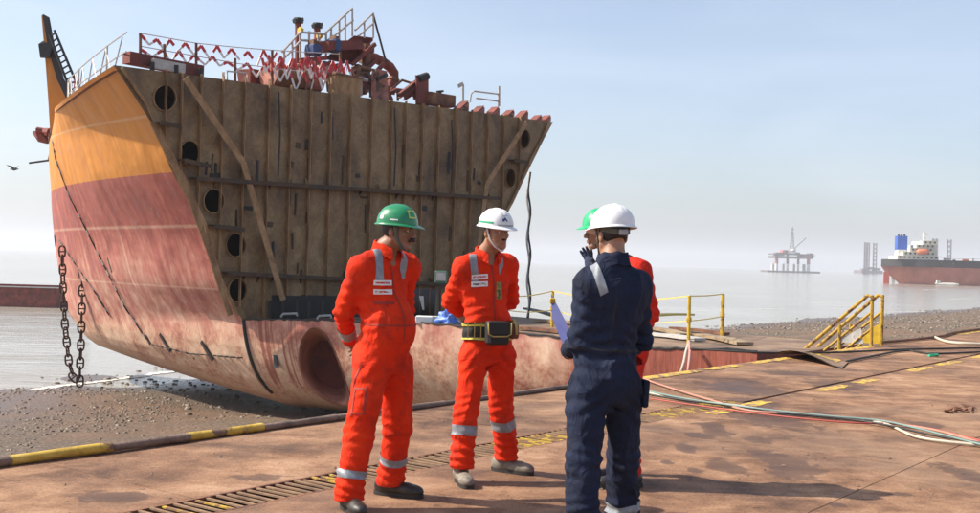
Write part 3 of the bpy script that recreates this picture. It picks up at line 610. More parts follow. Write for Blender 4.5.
AFTN = np.array((-FW[0], -FW[1], 0.0))
topL, topR = BHp(114, 64), BHp(553, 121)
portE = [cat(rowsE, r) for r in np.linspace(0, 5, 30)]
hole_px = [(164, 98, 11, 12.5), (189, 153, 10, 12), (213, 201, 10, 12), (235, 245, 9.5, 11.5), (237, 290, 9, 11.5), (524, 139, 5.2, 9.5), (510, 178, 5.0, 9)]
def ell(x, y, rx, ry, fwd=0.0, n=28):
    return [BHp(x + rx * math.cos(2 * math.pi * k / n), y + ry * math.sin(2 * math.pi * k / n), fwd) for k in range(n)]
outer = portE + [np.array((STB[-1][0], STB[-1][1], -0.1))] + STB[::-1]
outer = [np.array(p) for p in outer]
mb = MB(); mb.plate([outer] + [ell(*h) for h in hole_px], -AFTN, 0.03); bulk = mb.build('bulkhead_plate', M['bulk'], ship, recalc=False)
for h in hole_px:
    mb = MB(); a = np.array([ell(*h), [p + AFTN * 0.05 for p in ell(*h)], [p + AFTN * 0.05 for p in ell(h[0], h[1], h[2] * 1.06, h[3] * 1.06)], ell(h[0], h[1], h[2] * 1.06, h[3] * 1.06)]); a = np.concatenate([a, a[:, :1]], 1)
    mb.grid(a); mb.build('hole_collar', M['stiff'], bulk, recalc=True, smooth=40)
# collision wall deep inside, closes the view through the holes
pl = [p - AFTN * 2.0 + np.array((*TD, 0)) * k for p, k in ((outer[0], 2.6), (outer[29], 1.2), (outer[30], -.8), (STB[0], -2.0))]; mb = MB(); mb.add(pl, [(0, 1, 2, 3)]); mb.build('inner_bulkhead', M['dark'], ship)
vx = [(p - AP)[:2] @ TD for p in (topL, topR)]
def port_v_at(z):
    zs = [p[2] for p in portE][::-1]; vs = [(p - AP)[:2] @ TD for p in portE][::-1]; return np.interp(z, zs, vs)
def stb_v_at(z):
    zs = [p[2] for p in STB][::-1]; vs = [(p - AP)[:2] @ TD for p in STB][::-1]; return np.interp(z, zs, vs)
def VZ(v, z, out=0.0): q = AP[:2] + TD * v - FW * out; return np.array((q[0], q[1], z))
def ztop(v): return topL[2] + (topR[2] - topL[2]) * (v - vx[0]) / (vx[1] - vx[0])
stv = []; pxs = [165, 181, 200, 222, 244, 268, 290, 310, 330, 350, 371, 391, 405, 422, 438, 455, 471, 487, 503, 519]
for x in pxs:
    yt = 64 + (x - 114) * (121 - 64) / (553 - 114); stv.append((BHp(x, yt) - AP)[:2] @ TD)
for k, v in enumerate(stv):
    zt = ztop(v) + (0.12 if k in (3, 4, 5) else 0.03) + rng.normal(0, 0.015); zb = -0.1
    zc = np.linspace(5.4, -0.1, 200); inside = [z for z in zc if port_v_at(z) < v - 0.1 and stb_v_at(z) > v + 0.1]
    zb = min(inside) if inside else zt - 1.0
    mb = MB(); mb.bar(VZ(v, zb, 0.045), VZ(v, zt, 0.045), 0.014, 0.075, up=AFTN); mb.bar(VZ(v, zb, 0.088), VZ(v, zt - 0.1, 0.088), 0.024, 0.010, up=AFTN)
    mb.build('stiffener', M['stiff'], ship)
for (x0, y0, x1, y1, w) in [(190, 178, 494, 198, 0.24), (222, 272, 466, 285, 0.22), (152, 122, 171, 126, 0.30), (508, 160, 522, 162, 0.25), (178, 160, 205, 166, .25), (208, 225, 238, 229, .25)]:
    a, b_ = BHp(x0, y0), BHp(x1, y1); mb = MB(); mb.bar(a + AFTN * w / 2, b_ + AFTN * w / 2, w, 0.03); mb.bar(a + AFTN * (w + 0.008) - np.array((0, 0, .02)), b_ + AFTN * (w + 0.008) - np.array((0, 0, .02)), 0.016, 0.10); mb.build('stringer', M['stringer'], ship)
# web frames along both edges
def edge_band(px, w, out, name):
    a = [BHp(*q) for q in px]; mb = MB()
    for i in range(len(a) - 1): mb.bar(a[i] + AFTN * (out + 0.015 * (i % 2)), a[i + 1] + AFTN * (out + 0.015 * (i % 2)), w, 0.03, up=AFTN)
    mb.build(name, M['stiff'], ship)
edge_band([(150, 122), (170, 163), (190, 205), (205, 246), (218, 288), (228, 315)], 0.15, 0.10, 'face_bar')
edge_band([(120, 68), (143, 101), (163, 140), (184, 180), (204, 226), (219, 278), (236, 316)], 0.07, 0.05, 'edge_bar')
edge_band([(548, 124), (529, 162), (510, 203), (492, 236), (476, 262)], 0.10, 0.05, 'edge_bar')
M['strut'] = gen('strut_rust', [(0.3, (0.13, 0.07, 0.03)), (0.5, (0.32, 0.18, 0.08)), (0.7, (0.46, 0.31, 0.18))], 3.0)
for px in ([(179, 79), (237, 163), (277, 300)], [(521, 123), (481, 184), (468, 285)]):
    a = [BHp(*q) + AFTN * 0.24 for q in px]; mb = MB(); nn_ = 1
    for i in range(2):
        mb.bar(a[i], a[i + 1], 0.17, 0.018, up=AFTN); mb.bar(a[i] - AFTN * .045, a[i + 1] - AFTN * .045, 0.018, 0.075, up=AFTN)
    mb.build('bent_strut', M['strut'], ship)
# brackets where stringers meet stiffeners, torn lugs and burn scars on the plate
rb = np.random.default_rng(33); bproto = None
for (x0, y0, x1, y1) in ((190, 178, 494, 198), (222, 272, 466, 285)):
    for x in np.linspace(x0 + 6, x1 - 8, 17):
        if rb.random() < .25: continue
        y = y0 + (y1 - y0) * (x - x0) / (x1 - x0); p = BHp(x, y); s_ = rb.uniform(.7, 1.2); up_ = rb.random() < .5; mb = MB(); q = [p + AFTN * .01, p + AFTN * .2 * s_, p + AFTN * .01 + np.array((0, 0, (.22 if up_ else -.22) * s_))]
        mb.plate([q], (TD[0], TD[1], 0), .014); mb.build('gusset', M['stiff'] if rb.random() < .6 else M['stringer'], ship)
for k in range(46):
    x = rb.uniform(200, 500); y = rb.uniform(95 + (x - 114) * .1, 285); v = (BHp(x, y) - AP)[:2] @ TD; z = BHp(x, y)[2]
    if not (port_v_at(z) + .9 < v < stb_v_at(z) - .6): continue
    p = BHp(x, y) + AFTN * .012; mb = MB(); w, h_ = (rb.uniform(.03, .07), rb.uniform(.25, .8)) if k % 3 else (rb.uniform(.12, .3), rb.uniform(.06, .16)); mb.box(p, (w, .02, h_), ((TD[0], TD[1], 0), AFTN, (0, 0, 1)), .012); mb.build('burn_scar' if k % 3 else 'torn_lug', M['dark'] if k % 2 else M['stringer'], ship)
for (x, y0, y1) in ((276, 92, 176), (392, 108, 186), (449, 120, 190)):
    mb = MB(); mb.tube([BHp(x, y0) + AFTN * .1, BHp(x + .6, (y0 + y1) / 2) + AFTN * .13, BHp(x - .4, y1) + AFTN * .1], .022, 6); mb.build('conduit', M['dark'], ship)
# bow plating above the deck: port remnant (orange) and the inside of the far bulwark (dark)
tip = P(42, 15, 38.4); tipr = P(48, 18, 38.3)
def strip(pxa, pxb, Y, mat, name, th):
    A_ = [P(x, y, Y) for x, y in pxa]; B_ = [P(x, y, Y) for x, y in pxb]; mb = MB(); loop = A_ + B_[::-1]; nrm = np.array((0.62, 0.78, 0)); mb.plate([loop], nrm, th); mb.uv = np.array([(0.3 * k, 0.5 + 0.1 * (k % 5)) for k in range(len(mb.v))]); return mb.build(name, mat, ship, recalc=True)
strip([(41, 15), (45, 60), (48, 100), (51, 150)], [(44.5, 16), (51, 50), (60, 82), (69, 106)], 38.45, M['ship'], 'stem_plate', 0.05)
strip([(42, 14), (48, 50), (57, 80), (68.5, 104)], [(47.5, 17), (53.5, 48), (62, 78), (73, 100)], 38.30, M['dark'], 'bulwark_plate', 0.06)
mb = MB(); mb.box(P(45, 50, 38.2), (.35, .3, .5), jit=.05); mb.build('fairlead', M['dark'], ship)
for (x, y, w, h, a) in [(110, 265, .10, .42, .25), (55, 241, .06, .4, .3), (165, 343, .10, .6, .6), (190, 350, .12, .55, .6), (207, 351, .12, .6, .6), (82, 266, .12, .4, .2), (148, 340, .08, .3, .6)]:
    p, n, t, u = hull_at(x, y); ca, sa = math.cos(a), math.sin(a); mb = MB(); mb.box(p, (w, h, 0.03), (t * ca + u * sa, u * ca - t * sa, n)); mb.build('hull_slot', M['dark'], ship)
def on_shell(t, w): return BG(t, w)
for (x, y, t0) in [(276, 357, None)]:
    best = min(((math.hypot(*(proj(BG(t, w)) - np.array((x, y)))), t, w) for t in np.linspace(0.02, 0.3, 60) for w in np.linspace(0.05, 0.6, 40)))
    p = BG(best[1], best[2]); mb = MB(); mb.box(p, (.13, .05, .5), ((AFT[0], AFT[1], 0), (INW[0], INW[1], -.2), (-.25 * AFT[0] + .1, .2, 1))); mb.build('hull_slot', M['dark'], ship)
# long torch cut running down the shell
for px in ([(51, 130), (57, 160), (70, 195), (85, 225), (105, 265), (125, 305), (150, 343)], [(150, 343), (165, 347), (190, 353), (215, 355), (238, 357), (250, 357)], [(60, 240), (75, 262), (95, 290), (112, 318)]):
    c_ = []
    for i in range(len(px) - 1):
        for f in np.linspace(0, 1, 9)[:-1]:
            p, n, _, _ = hull_at(px[i][0] * (1 - f) + px[i + 1][0] * f, px[i][1] * (1 - f) + px[i + 1][1] * f); c_.append(p + n * 0.035)
    mb = MB(); mb.tube(c_, [0.014 + 0.012 * rng.random() for _ in c_], 5); mb.build('torch_cut', M['dark'], ship)
cut = [bilge(0.003 + 0.035 * w, w) + np.array((-INW[0], -INW[1], 0)) * 0.02 for w in np.linspace(0, 0.42, 16)]
mb = MB(); mb.tube(cut, 0.045, 6); mb.build('torch_cut', M['dark'], ship)
# bracket and pole sticking out ahead of the stem
mb = MB(); c0 = P(50, 133, 38.5); mb.tube([c0, P(44, 132, 38.6), P(38, 133, 38.6)], [.18, .14, .22], 8); mb.tube([P(33, 132, 38.6), P(41, 137, 38.6), P(48, 142, 38.5)], [.05, .2, .08], 6); mb.build('anchor_bracket', M['rust_red'], ship)
mb = MB(); mb.tube([P(29, 163, 38.5), P(51, 160, 38.5)], 0.035, 6); mb.build('side_pole', M['dark'], ship)
for px in ([(50, 133), (52, 150), (50, 160)], ): 
    mb = MB(); mb.tube([P(x, y, 38.4) for x, y in px], 0.09, 6); mb.build('fender_bar', M['rust'], ship)
# ================================================================== things on and around the ship
def T(x, fwd=0.0, dy=0.0):         # a point on the bulkhead's top edge line at column x
    return BHp(x, 64 + (x - 114) * (121 - 64) / (553 - 114) + dy, fwd)
def px_tube(mb, px, Y, r, n=6): mb.tube([P(x, y, Y) for x, y in px], r, n); return mb
# --- red and white warning tape fence along the deck edge
tf = thing('tape_fence', 'red and white zigzag warning tape fence on posts along the ship deck edge', 'fence', T(200, 0.6))
posts = [(140, 33, 140, 58, 0.5), (164, 44, 165, 66, 0.6), (196, 43, 196, 74, 0.6), (235, 58, 235, 80, .6), (272, 50, 272, 84, 0.6), (306, 52, 306, 88, 0.6), (340, 52, 340, 92, .6)]
for (x0, y0, x1, y1, fw) in posts:
    mb = MB(); mb.tube([BHp(x1, y1 + 3, fw), BHp(x0, y0, fw)], 0.035, 6); mb.build('post', M['rust'], tf)
Lr = [[(140, 33), (196, 43), (235, 47), (272, 50), (340, 54)], [(140, 46), (196, 56), (235, 63), (272, 68), (340, 76)]]
for L in Lr:
    mb = MB(); mb.tube([BHp(x, y, 0.6) for x, y in L], 0.012, 5); mb.build('wire', M['galv'], tf)
def zig(x0, x1, top, bot, step, fw, jit=1.0):
    k = 0; x = x0; up = True; last = None
    while x < x1:
        yt, yb = np.interp(x, *top), np.interp(x, *bot); y = (yt if up else yb) + rng.normal(0, jit); p = (x, y)
        if last is not None:
            for f in range(2):
                a = (last[0] + (p[0] - last[0]) * f / 2, last[1] + (p[1] - last[1]) * f / 2); b_ = (last[0] + (p[0] - last[0]) * (f + 1) / 2, last[1] + (p[1] - last[1]) * (f + 1) / 2)
                mb = MB(); mb.bar(BHp(*a, fw), BHp(*b_, fw), 0.008, 0.075 if (k + f) % 2 == 0 else 0.055, up=(0.1, 0, 1)); mb.build('tape_strip', M['tape_red'] if (k + f) % 2 == 0 else M['tape_white'], tf) if (k + f) % 2 == 0 or rng.random() < .85 else None
            k += 1
        last = p; up = not up; x += step * rng.uniform(0.75, 1.3)
zig(141, 282, ([140, 196, 272], [36, 45, 53]), ([140, 196, 272], [45, 54, 66]), 7.5, 0.6, 1.6)
zig(141, 275, ([140, 196, 272], [48, 55, 68]), ([140, 196, 272], [56, 64, 78]), 9.0, 0.62, 1.6)
zig(268, 358, ([268, 300, 358], [56, 58, 62]), ([268, 300, 358], [70, 74, 82]), 6.0, 0.55, 2.5)
zig(272, 352, ([272, 352], [66, 72]), ([272, 352], [82, 88]), 6.5, 0.5, 2.5)
zig(262, 352, ([262, 352], [60, 64]), ([262, 352], [72, 80]), 4.8, 0.45, 3.0)
zig(282, 350, ([282, 350], [62, 70]), ([282, 350], [80, 86]), 5.5, 0.4, 3.0)
# rail with tape from the deck corner down to the stem ladder
rf = thing('bow_rail', 'thin white lattice rail following the orange bow edge', 'rail', hull(0.4, 0))
def EdgeP(t, dz): p = hull(t, 0); return p + np.array((0.25, 0.3, dz))
for t in (0.12, 0.35, 0.58, 0.8):
    mb = MB(); mb.tube([EdgeP(t, -0.1), EdgeP(t, 0.85)], 0.022, 5); mb.build('post', M['galv'], rf)
for dz in (0.42, 0.85):
    mb = MB(); mb.tube([EdgeP(t, dz) for t in np.linspace(0.02, 0.86, 16)], 0.016, 5); mb.build('rail', M['galv'], rf)
tt = np.linspace(0.04, 0.84, 19)
for i in range(18):
    mb = MB(); mb.tube([EdgeP(tt[i], 0.05 if i % 2 else 0.8), EdgeP(tt[i + 1], 0.8 if i % 2 else 0.05)], 0.014, 4); mb.build('lattice_bar', M['tape_red'] if i % 5 == 3 else M['galv'], rf)
# --- ladder leaning at the stem
lad = thing('ladder', 'thin dark ladder leaning by the tall stem plate of the bow', 'ladder', P(76, 96, 37.4))
Ls, Rs = [(49, 34), (72, 96)], [(54, 30), (80, 92)]
for a in (Ls, Rs):
    mb = MB(); mb.tube([P(x, y, 37.5) for x, y in a], 0.045, 6); mb.build('stile', M['dark'], lad)
for k in range(11):
    f = 0.04 + k / 11.5; mb = MB(); mb.tube([P(Ls[0][0] + (Ls[1][0] - Ls[0][0]) * f, Ls[0][1] + (Ls[1][1] - Ls[0][1]) * f, 37.5), P(Rs[0][0] + (Rs[1][0] - Rs[0][0]) * f, Rs[0][1] + (Rs[1][1] - Rs[0][1]) * f, 37.5)], 0.03, 5); mb.build('rung', M['dark'], lad)
# --- low deck coaming near the corner
cm = thing('deck_coaming', 'low maroon coaming box at the corner of the ship deck', 'coaming', T(160, 1.0))
mb = MB(); a, b_ = BHp(126, 61, .4), BHp(200, 74, .4); mb.bar(a + (0, 0, .08), b_ + (0, 0, .06), 0.3, 0.26); mb.build('box_side', M['rust_red'], cm)
mb = MB(); mb.bar(BHp(152, 63, .2), BHp(184, 69, .2), .1, .22); mb.build('pale_batten', M['galv'], cm)
for x in (152, 176, 200):
    mb = MB(); mb.tube([T(x, .15, 2), T(x, .15, -7)], .055, 8); mb.build('bollard_post', M['dark'], cm)
mb = MB(); mb.tube([BHp(227, 80, .4), BHp(227, 71, .4), BHp(247, 73, .4), BHp(247, 82, .4)], .022, 6); mb.build('hoop', M['galv'], cm)
# --- gangway platform with white handrails
gw = thing('gangway_platform', 'raised maroon gangway platform with white handrails among the deck machinery', 'platform', BHp(330, 70, 2.0))
FWG = 1.6
def gp(x, y, f=FWG): return BHp(x, y, f)
mb = MB(); mb.add([gp(326, 57), gp(354, 35.5), gp(373, 37.5), gp(352, 62), gp(326, 59.5), gp(354, 38.5), gp(373, 40.5), gp(352, 64.5)], [(0, 1, 2, 3), (7, 6, 5, 4), (0, 4, 5, 1), (1, 5, 6, 2), (2, 6, 7, 3), (3, 7, 4, 0)]); mb.build('tread_deck', M['rust_red'], gw)
for px in ([(326, 32), (352, 8)], [(326, 42), (353, 20)], [(355, 30), (373, 13)], [(358, 36), (373, 23)], [(282, 52), (300, 32), (326, 34)], [(284, 58), (301, 40), (325, 42)]):
    mb = MB(); mb.tube([gp(*q) for q in px], 0.035, 6); mb.build('handrail', M['galv'], gw)
for (x, y0, y1) in ((352, 8, 36), (345, 15, 42), (339, 20, 46), (331, 28, 52), (373, 13, 38), (364, 21, 38), (300, 32, 62), (309, 31, 60), (318, 33, 58), (326, 32, 57), (292, 42, 62), (284, 50, 62)):
    mb = MB(); mb.tube([gp(x, y1), gp(x, y0)], 0.032, 6); mb.build('stanchion', M['galv'], gw)
mb = MB(); mb.bar(gp(318, 47), gp(352, 46), .9, .25); mb.build('side_girder', M['rust_red'], gw)
mb = MB(); mb.tube([gp(373, 14), gp(386, 62)], 0.03, 6); mb.build('stay_wire', M['dark'], gw)
for (x0, y0, x1, y1) in ((348, 86, 376, 60), (362, 88, 384, 63), (352, 64, 375, 44), (300, 60, 326, 58)):
    mb = MB(); mb.bar(gp(x0, y0, 1.2), gp(x1, y1, 1.2), .09, .11); mb.build('support_beam', M['rust_red'], gw)
# --- two capped vent posts
for (x, y0, y1, lab) in ((298, 22, 62, 'left of two rusty posts with bolted caps rising above the ship deck'), (317, 27, 60, 'right of two rusty posts with bolted caps rising above the ship deck')):
    vp = thing('vent_post', lab, 'post', gp(x, y1 + 14, 1.9), 'capped posts on the ship deck')
    mb = MB(); mb.tube([gp(x, y1 + 16, 1.9), gp(x, y0, 1.9)], .09, 10); mb.build('shaft', M['rust_red'], vp, smooth=40)
    mb = MB(); mb.tube([gp(x, y0 + 1, 1.9), gp(x, y0 - 4, 1.9)], [.15, .13], 8); mb.bar(gp(x - 4, y0 - 1, 1.9), gp(x + 4, y0 - 2.5, 1.9), .14, .1); mb.build('cap', M['dark'], vp)
    mb = MB(); mb.tube([gp(x + 1, y0 + 8, 1.7), gp(x + 3.5, y0 + 9, 1.7)], .1, 6); mb.build('side_valve', M['yellow'], vp)
# --- big curved pipe
cp = thing('curved_pipe', 'thick rusty pipe bending down behind the gangway platform', 'pipe', gp(380, 88, 2.2))
mb = MB(); cps = [gp(*q, 2.2) for q in ((362, 57), (368, 56), (375, 58), (383, 62), (390, 67), (394, 73), (394, 79), (391, 84), (392, 92))]; mb.tube(cps, .15, 12); mb.build('bend', M['rust_red'], cp, smooth=50)
mb = MB(); mb.tube([gp(361, 57, 2.2), gp(363, 57, 2.2)], .2, 12); mb.tube([gp(394, 79, 2.2), gp(393, 81.5, 2.2)], .2, 12); mb.build('flange', M['rust'], cp)
# --- loose steel on deck
M['salmon'] = gen('salmon_primer', [(0.3, (0.12, 0.045, 0.035)), (0.5, (0.36, 0.14, 0.10)), (0.7, (0.52, 0.26, 0.19))], 3.0, spots=((0.09, 0.04, 0.028), 2.6, 0.54))
def lump(name, lab, cat_, c, size, mat, rz=0.0, jit=0.03, up=None):
    o = thing(name, lab, cat_, c - np.array((0, 0, size[2] / 2))); ca, sa = math.cos(rz), math.sin(rz)
    mb = MB(); mb.box(c, size, ((ca, sa, 0), (-sa, ca, 0), (0, 0, 1)), jit); mb.build('body', M[mat], o, bevel=min(size) * 0.06); return o
o = lump('winch_housing', 'salmon primed winch housing block behind the warning tape', 'winch', BHp(305, 80, 1.0), (.85, .6, .62), 'salmon', R(50))
mb = MB(); c = BHp(287, 78, .9); mb.tube([c - np.array((*TD, 0)) * .55, c + np.array((*TD, 0)) * .3], .34, 14); mb.build('drum', M['rust'], o, smooth=40); mb = MB(); mb.tube([c - np.array((*TD, 0)) * .62, c - np.array((*TD, 0)) * .55], .36, 16); mb.build('drum_flange', M['salmon'], o, smooth=40)
o = lump('steel_casing', 'tan steel casing box poking above the bulkhead top edge', 'casing', BHp(345, 86, .25), (.95, .3, .62), 'stiff', R(50)); mb = MB(); c = BHp(345, 80, .25); mb.box(c + (0, 0, .1), (1.0, .34, .05), ((math.cos(R(50)), math.sin(R(50)), 0), (-math.sin(R(50)), math.cos(R(50)), 0), (0, 0, 1))); mb.build('lid', M['rust'], o)
o = lump('primed_bracket', 'upright salmon plate bracket right of the curved pipe', 'bracket', BHp(379, 87, .5), (.5, .16, 1.0), 'salmon', R(50)); mb = MB(); mb.bar(BHp(374, 80, .5), BHp(384, 75, .5), .3, .08); mb.build('cap_plate', M['dark'], o)
for (x0, y0, x1, y1, lab) in ((399, 98, 425, 78, 'upper rusty beam propped slanting on the bulkhead top'), (404, 100, 424, 87, 'lower rusty beam propped slanting on the bulkhead top')):
    o = thing('slanted_beam', lab, 'beam', BHp(x0, y0, .8), 'slanting beams on the bulkhead top'); mb = MB(); mb.bar(BHp(x0, y0, .8), BHp(x1, y1, .8), .13, .03); mb.bar(BHp(x0, y0, .8) + (0, 0, .13), BHp(x1, y1, .8) + (0, 0, .13), .13, .03); mb.build('flanges', M['rust_red'], o); mb = MB(); mb.bar(BHp(x0, y0, .8) + (0, 0, .065), BHp(x1, y1, .8) + (0, 0, .065), .025, .11); mb.build('web', M['rust_red'], o)
o = lump('rusty_gusset', 'tall rust red gusset plate under the slanting beams', 'gusset', BHp(421, 92, .7), (.5, .1, .9), 'rust_red', R(50)); mb = MB(); mb.tube([BHp(418, 79, .7), BHp(427, 76, .7)], .12, 8); mb.build('pipe_stub', M['dark'], o)
o = lump('valve_manifold', 'small dark valve manifold on the bulkhead top', 'valve', BHp(439, 100, .7), (1.2, .4, .35), 'rust', R(50)); mb = MB(); mb.tube([BHp(440, 98, .7), BHp(440, 91, .7)], .05, 6); mb.bar(BHp(437, 91.5, .7), BHp(443, 91, .7), .06, .06); mb.build('handwheel', M['dark'], o)
o = lump('deck_box', 'rust red box heap beside the winch behind the tape', 'box', BHp(262, 80, 1.6), (1.2, .5, .4), 'rust_red', R(50)); mb = MB(); mb.bar(BHp(250, 74, 1.6), BHp(276, 74, 1.6), .5, .1); mb.build('lid', M['salmon'], o)
for (x, lab) in ((366, 'dark'), ):
    o = thing('vertical_column', 'rusty column standing below the gangway end', 'column', gp(366, 86, 1.4)); mb = MB(); mb.tube([gp(366, 90, 1.4), gp(366, 44, 1.4)], .13, 8); mb.build('shaft', M['rust'], o); mb = MB(); mb.tube([gp(366, 52, 1.4), gp(366, 48, 1.4)], .24, 8); mb.build('collar', M['rust_red'], o)
tg = 'loose pipes among the deck machinery'
for k, (px, r_, mt, lab) in enumerate([
    ([(276, 84), (283, 70), (296, 66), (304, 74)], .045, 'rust', 'thin bent pipe looping over the winch drum'), ([(318, 86), (322, 66), (330, 62), (338, 68), (342, 84)], .05, 'rust_red', 'red pipe hoop left of the tan casing'),
    ([(352, 90), (357, 74), (366, 72), (372, 84)], .06, 'rust', 'rusty pipe hoop below the gangway end'), ([(384, 96), (396, 90), (410, 92), (418, 98)], .07, 'rust_red', 'low red pipe lying toward the gusset'),
    ([(300, 66), (318, 70), (345, 62), (360, 66)], .03, 'dark', 'dark hose draped below the gangway platform'), ([(388, 92), (402, 80), (414, 84)], .04, 'rust', 'thin slanting rod before the slanting beams'), ([(428, 98), (434, 94), (446, 99), (452, 103)], .045, 'dark', 'dark pipe end beside the valve manifold')]):
    o = thing('loose_pipe', lab, 'pipe', BHp(px[0][0], px[0][1], 1.0), tg); mb = MB(); mb.tube([BHp(x, y, .9 + .1 * k) for x, y in px], r_, 8); mb.build('pipe', M[mt], o, smooth=50); mb = MB(); a_, b_ = BHp(*px[-1], .9 + .1 * k), BHp(*px[-2], .9 + .1 * k); dd = (b_ - a_) / np.linalg.norm(b_ - a_); mb.tube([a_ + dd * .02, a_ + dd * .1], r_ * 1.7, 8); mb.build('flange', M['rust'], o)
tn_ = thing('machinery_tangle', 'dense tangle of thin red and rusty pipes around the gangway platform', 'machinery', BHp(335, 86, 1.4)); rp = np.random.default_rng(21)
for k in range(34):
    x = rp.uniform(284, 400); yb = 64 + (x - 114) * .13; h_ = rp.uniform(8, 30) * (1 if 300 < x < 385 else .55); f_ = rp.uniform(.7, 2.6); kx = rp.normal(0, 5); mb = MB()
    if k % 3 == 0: mb.bar(BHp(x, yb, f_), BHp(x + kx, yb - h_, f_), .07, .09)
    elif k % 3 == 1: mb.tube([BHp(x, yb, f_), BHp(x + kx * .2, yb - h_ * .8, f_), BHp(x + kx, yb - h_, f_), BHp(x + kx + rp.uniform(4, 12), yb - h_ * .9, f_)], rp.uniform(.03, .07), 7)
    else: mb.bar(BHp(x - 7, yb - h_ * .8, f_), BHp(x + 8, yb - h_ * rp.uniform(.4, 1.1), f_), .06, .08)
    mb.build('pipe_run' if k % 3 == 1 else 'strut_bar', M[('rust_red', 'rust', 'salmon', 'dark', 'galv')[int(rp.integers(0, 5))]], tn_, smooth=40)
M['blue_p'] = plain('blue_paint', (.02, .045, .14), .5)
for (x, y, w, h_, mt, lab) in ((313, 50, .3, .3, 'blue_p', 'blue motor behind the white gangway rails'), (334, 46, .2, .35, 'blue_p', 'second blue motor under the raised gangway'), (290, 88, .7, .5, 'salmon', 'salmon footing block under the winch drum'), (326, 72, .6, .3, 'galv', 'pale crate lid behind the warning tape'), (358, 82, .3, .7, 'salmon', 'salmon leg plate right of the tan casing')):
    o = thing('deck_unit', lab, 'machine', BHp(x, y + 4, 1.3)); c_ = BHp(x, y, 1.3); ax_ = ((TD[0], TD[1], 0), (FW[0], FW[1], 0), (0, 0, 1)); mb = MB(); mb.box(c_, (w, .4, h_), ax_, .02); mb.build('body', M[mt], o, bevel=.03); mb = MB(); mb.box(c_ + (0, 0, h_ / 2 + .05), (w * .6, .25, .1), ax_, .01); mb.build('cap', M['rust'], o)
# red triangular brackets along the right part of the edge
for i, x in enumerate((459, 475, 490, 505, 519, 533, 542)):
    p = T(x, 0.25); o = thing('edge_bracket', f'{["first","second","third","fourth","fifth","sixth","seventh"][i]} red wedge bracket from the left on the bulkhead right rim', 'bracket', p, 'wedge brackets on the bulkhead rim')
    kk = (.8, .6, .85, .5, .75, .55, .45)[i]; p = p - np.array((0, 0, .03 * (i % 3))); a = p - np.array((*TD, 0)) * .28 * kk; b_ = p + np.array((*TD, 0)) * .2; mb = MB(); nrm = np.array((*FW, 0)) * -1.0; q = [a + (0, 0, -.05), b_ + (0, 0, -.05), b_ + (0, 0, .24 * kk), b_ + (0, 0, .27 * kk) - np.array((*TD, 0)) * .08]
    mb.plate([q], nrm, 0.22); mb.build('wedge', M['salmon'], o); mb = MB(); mb.bar(q[0] + (0, 0, .02) + nrm * .11, q[3] + (0, 0, .02) + nrm * .11, .3, .02); mb.build('top_flange', M['rust_red'], o)
# white hoop rails
hr = thing('hoop_rail', 'white hooped pipe rail standing near the right deck edge', 'rail', T(485, .9))
for px in ([(470, 102), (471, 94), (474, 91), (498, 94), (498, 106)], [(476, 98), (498, 101)]):
    mb = MB(); mb.tube([BHp(x, y, .9) for x, y in px], .028, 6); mb.build('pipe', M['galv'], hr)
mb = MB(); mb.tube([BHp(499, 106, .9), BHp(499, 86, .9)], .04, 6); mb.build('post', M['galv'], hr)
hp = thing('rail_post', 'single white rail post with a small plate near the deck edge', 'post', BHp(462, 104, .8)); mb = MB(); mb.tube([BHp(463, 106, .8), BHp(463, 84, .8)], .035, 6); mb.build('shaft', M['galv'], hp); mb = MB(); mb.bar(BHp(458, 86, .8), BHp(463, 83.5, .8), .02, .12); mb.build('plate', M['galv'], hp)
# --- cables hanging off the starboard edge
hc = thing('hanging_cable', 'grey cable hanging loose from the right edge of the ship', 'cable', P(528, 318, 29))
for dx, k in ((0, 1), (1.4, 2)):
    mb = MB(); mb.tube([P(528 + dx + 1.2 * math.sin(i * .9 + k), 172 + i * 146 / 24, 30.5) for i in range(25)], .028, 6); mb.build('strand', M['galv'] if k == 1 else M['dark'], hc, smooth=True)
# --- anchor chains: each link a piece
def link_mesh(l, w, r):
    mb = MB(); n = 20; pts = []
    for i in range(n):
        a = 2 * math.pi * i / n; x = math.cos(a); y = math.sin(a); pts.append((w / 2 * (abs(x) ** .8) * np.sign(x), 0, l / 2 * (abs(y) ** .7) * np.sign(y)))
    mb.tube(pts, r, 7, closed=True); mb.tube([(-w / 2, 0, 0), (w / 2, 0, 0)], r * .75, 6, cap=False); return mb
M['chain'] = gen('chain_rust', [(0.3, (0.02, 0.011, 0.008)), (0.55, (0.075, 0.033, 0.02)), (0.75, (0.16, 0.075, 0.045))], 4)
def chain(px, lab, rz0):
    Yc = 34.6; pts = [P(x, y, Yc) for x, y in px]; root = thing('anchor_chain', lab, 'chain', pts[-1], 'anchor chains hanging at the bow')
    seg = [np.linalg.norm(pts[i + 1] - pts[i]) for i in range(len(pts) - 1)]; tot = sum(seg); step = 0.285; n = int(tot / step); cum = np.concatenate([[0], np.cumsum(seg)])
    pr = None; og = origin_of(root)
    for k in range(n):
        d = (k + 0.5) * step; p = np.array([np.interp(d, cum, [q[j] for q in pts]) for j in range(3)]); p2 = np.array([np.interp(d + .05, cum, [q[j] for q in pts]) for j in range(3)]); t = p2 - p; t /= np.linalg.norm(t)
        if pr is None: pr = link_mesh(.36, .20, .028).build('link', M['chain'], root, smooth=True, local=True); o = pr
        else: o = copy_obj(pr, parent=root)
        o.location = Vector(p) - og; tilt = Vector((0, 0, -1)).rotation_difference(Vector(t)); o.rotation_mode = 'QUATERNION'
        o.rotation_quaternion = tilt @ Matrix.Rotation(rz0 + (k % 2) * R(78) + rng.normal(0, .12), 3, 'Z').to_quaternion()
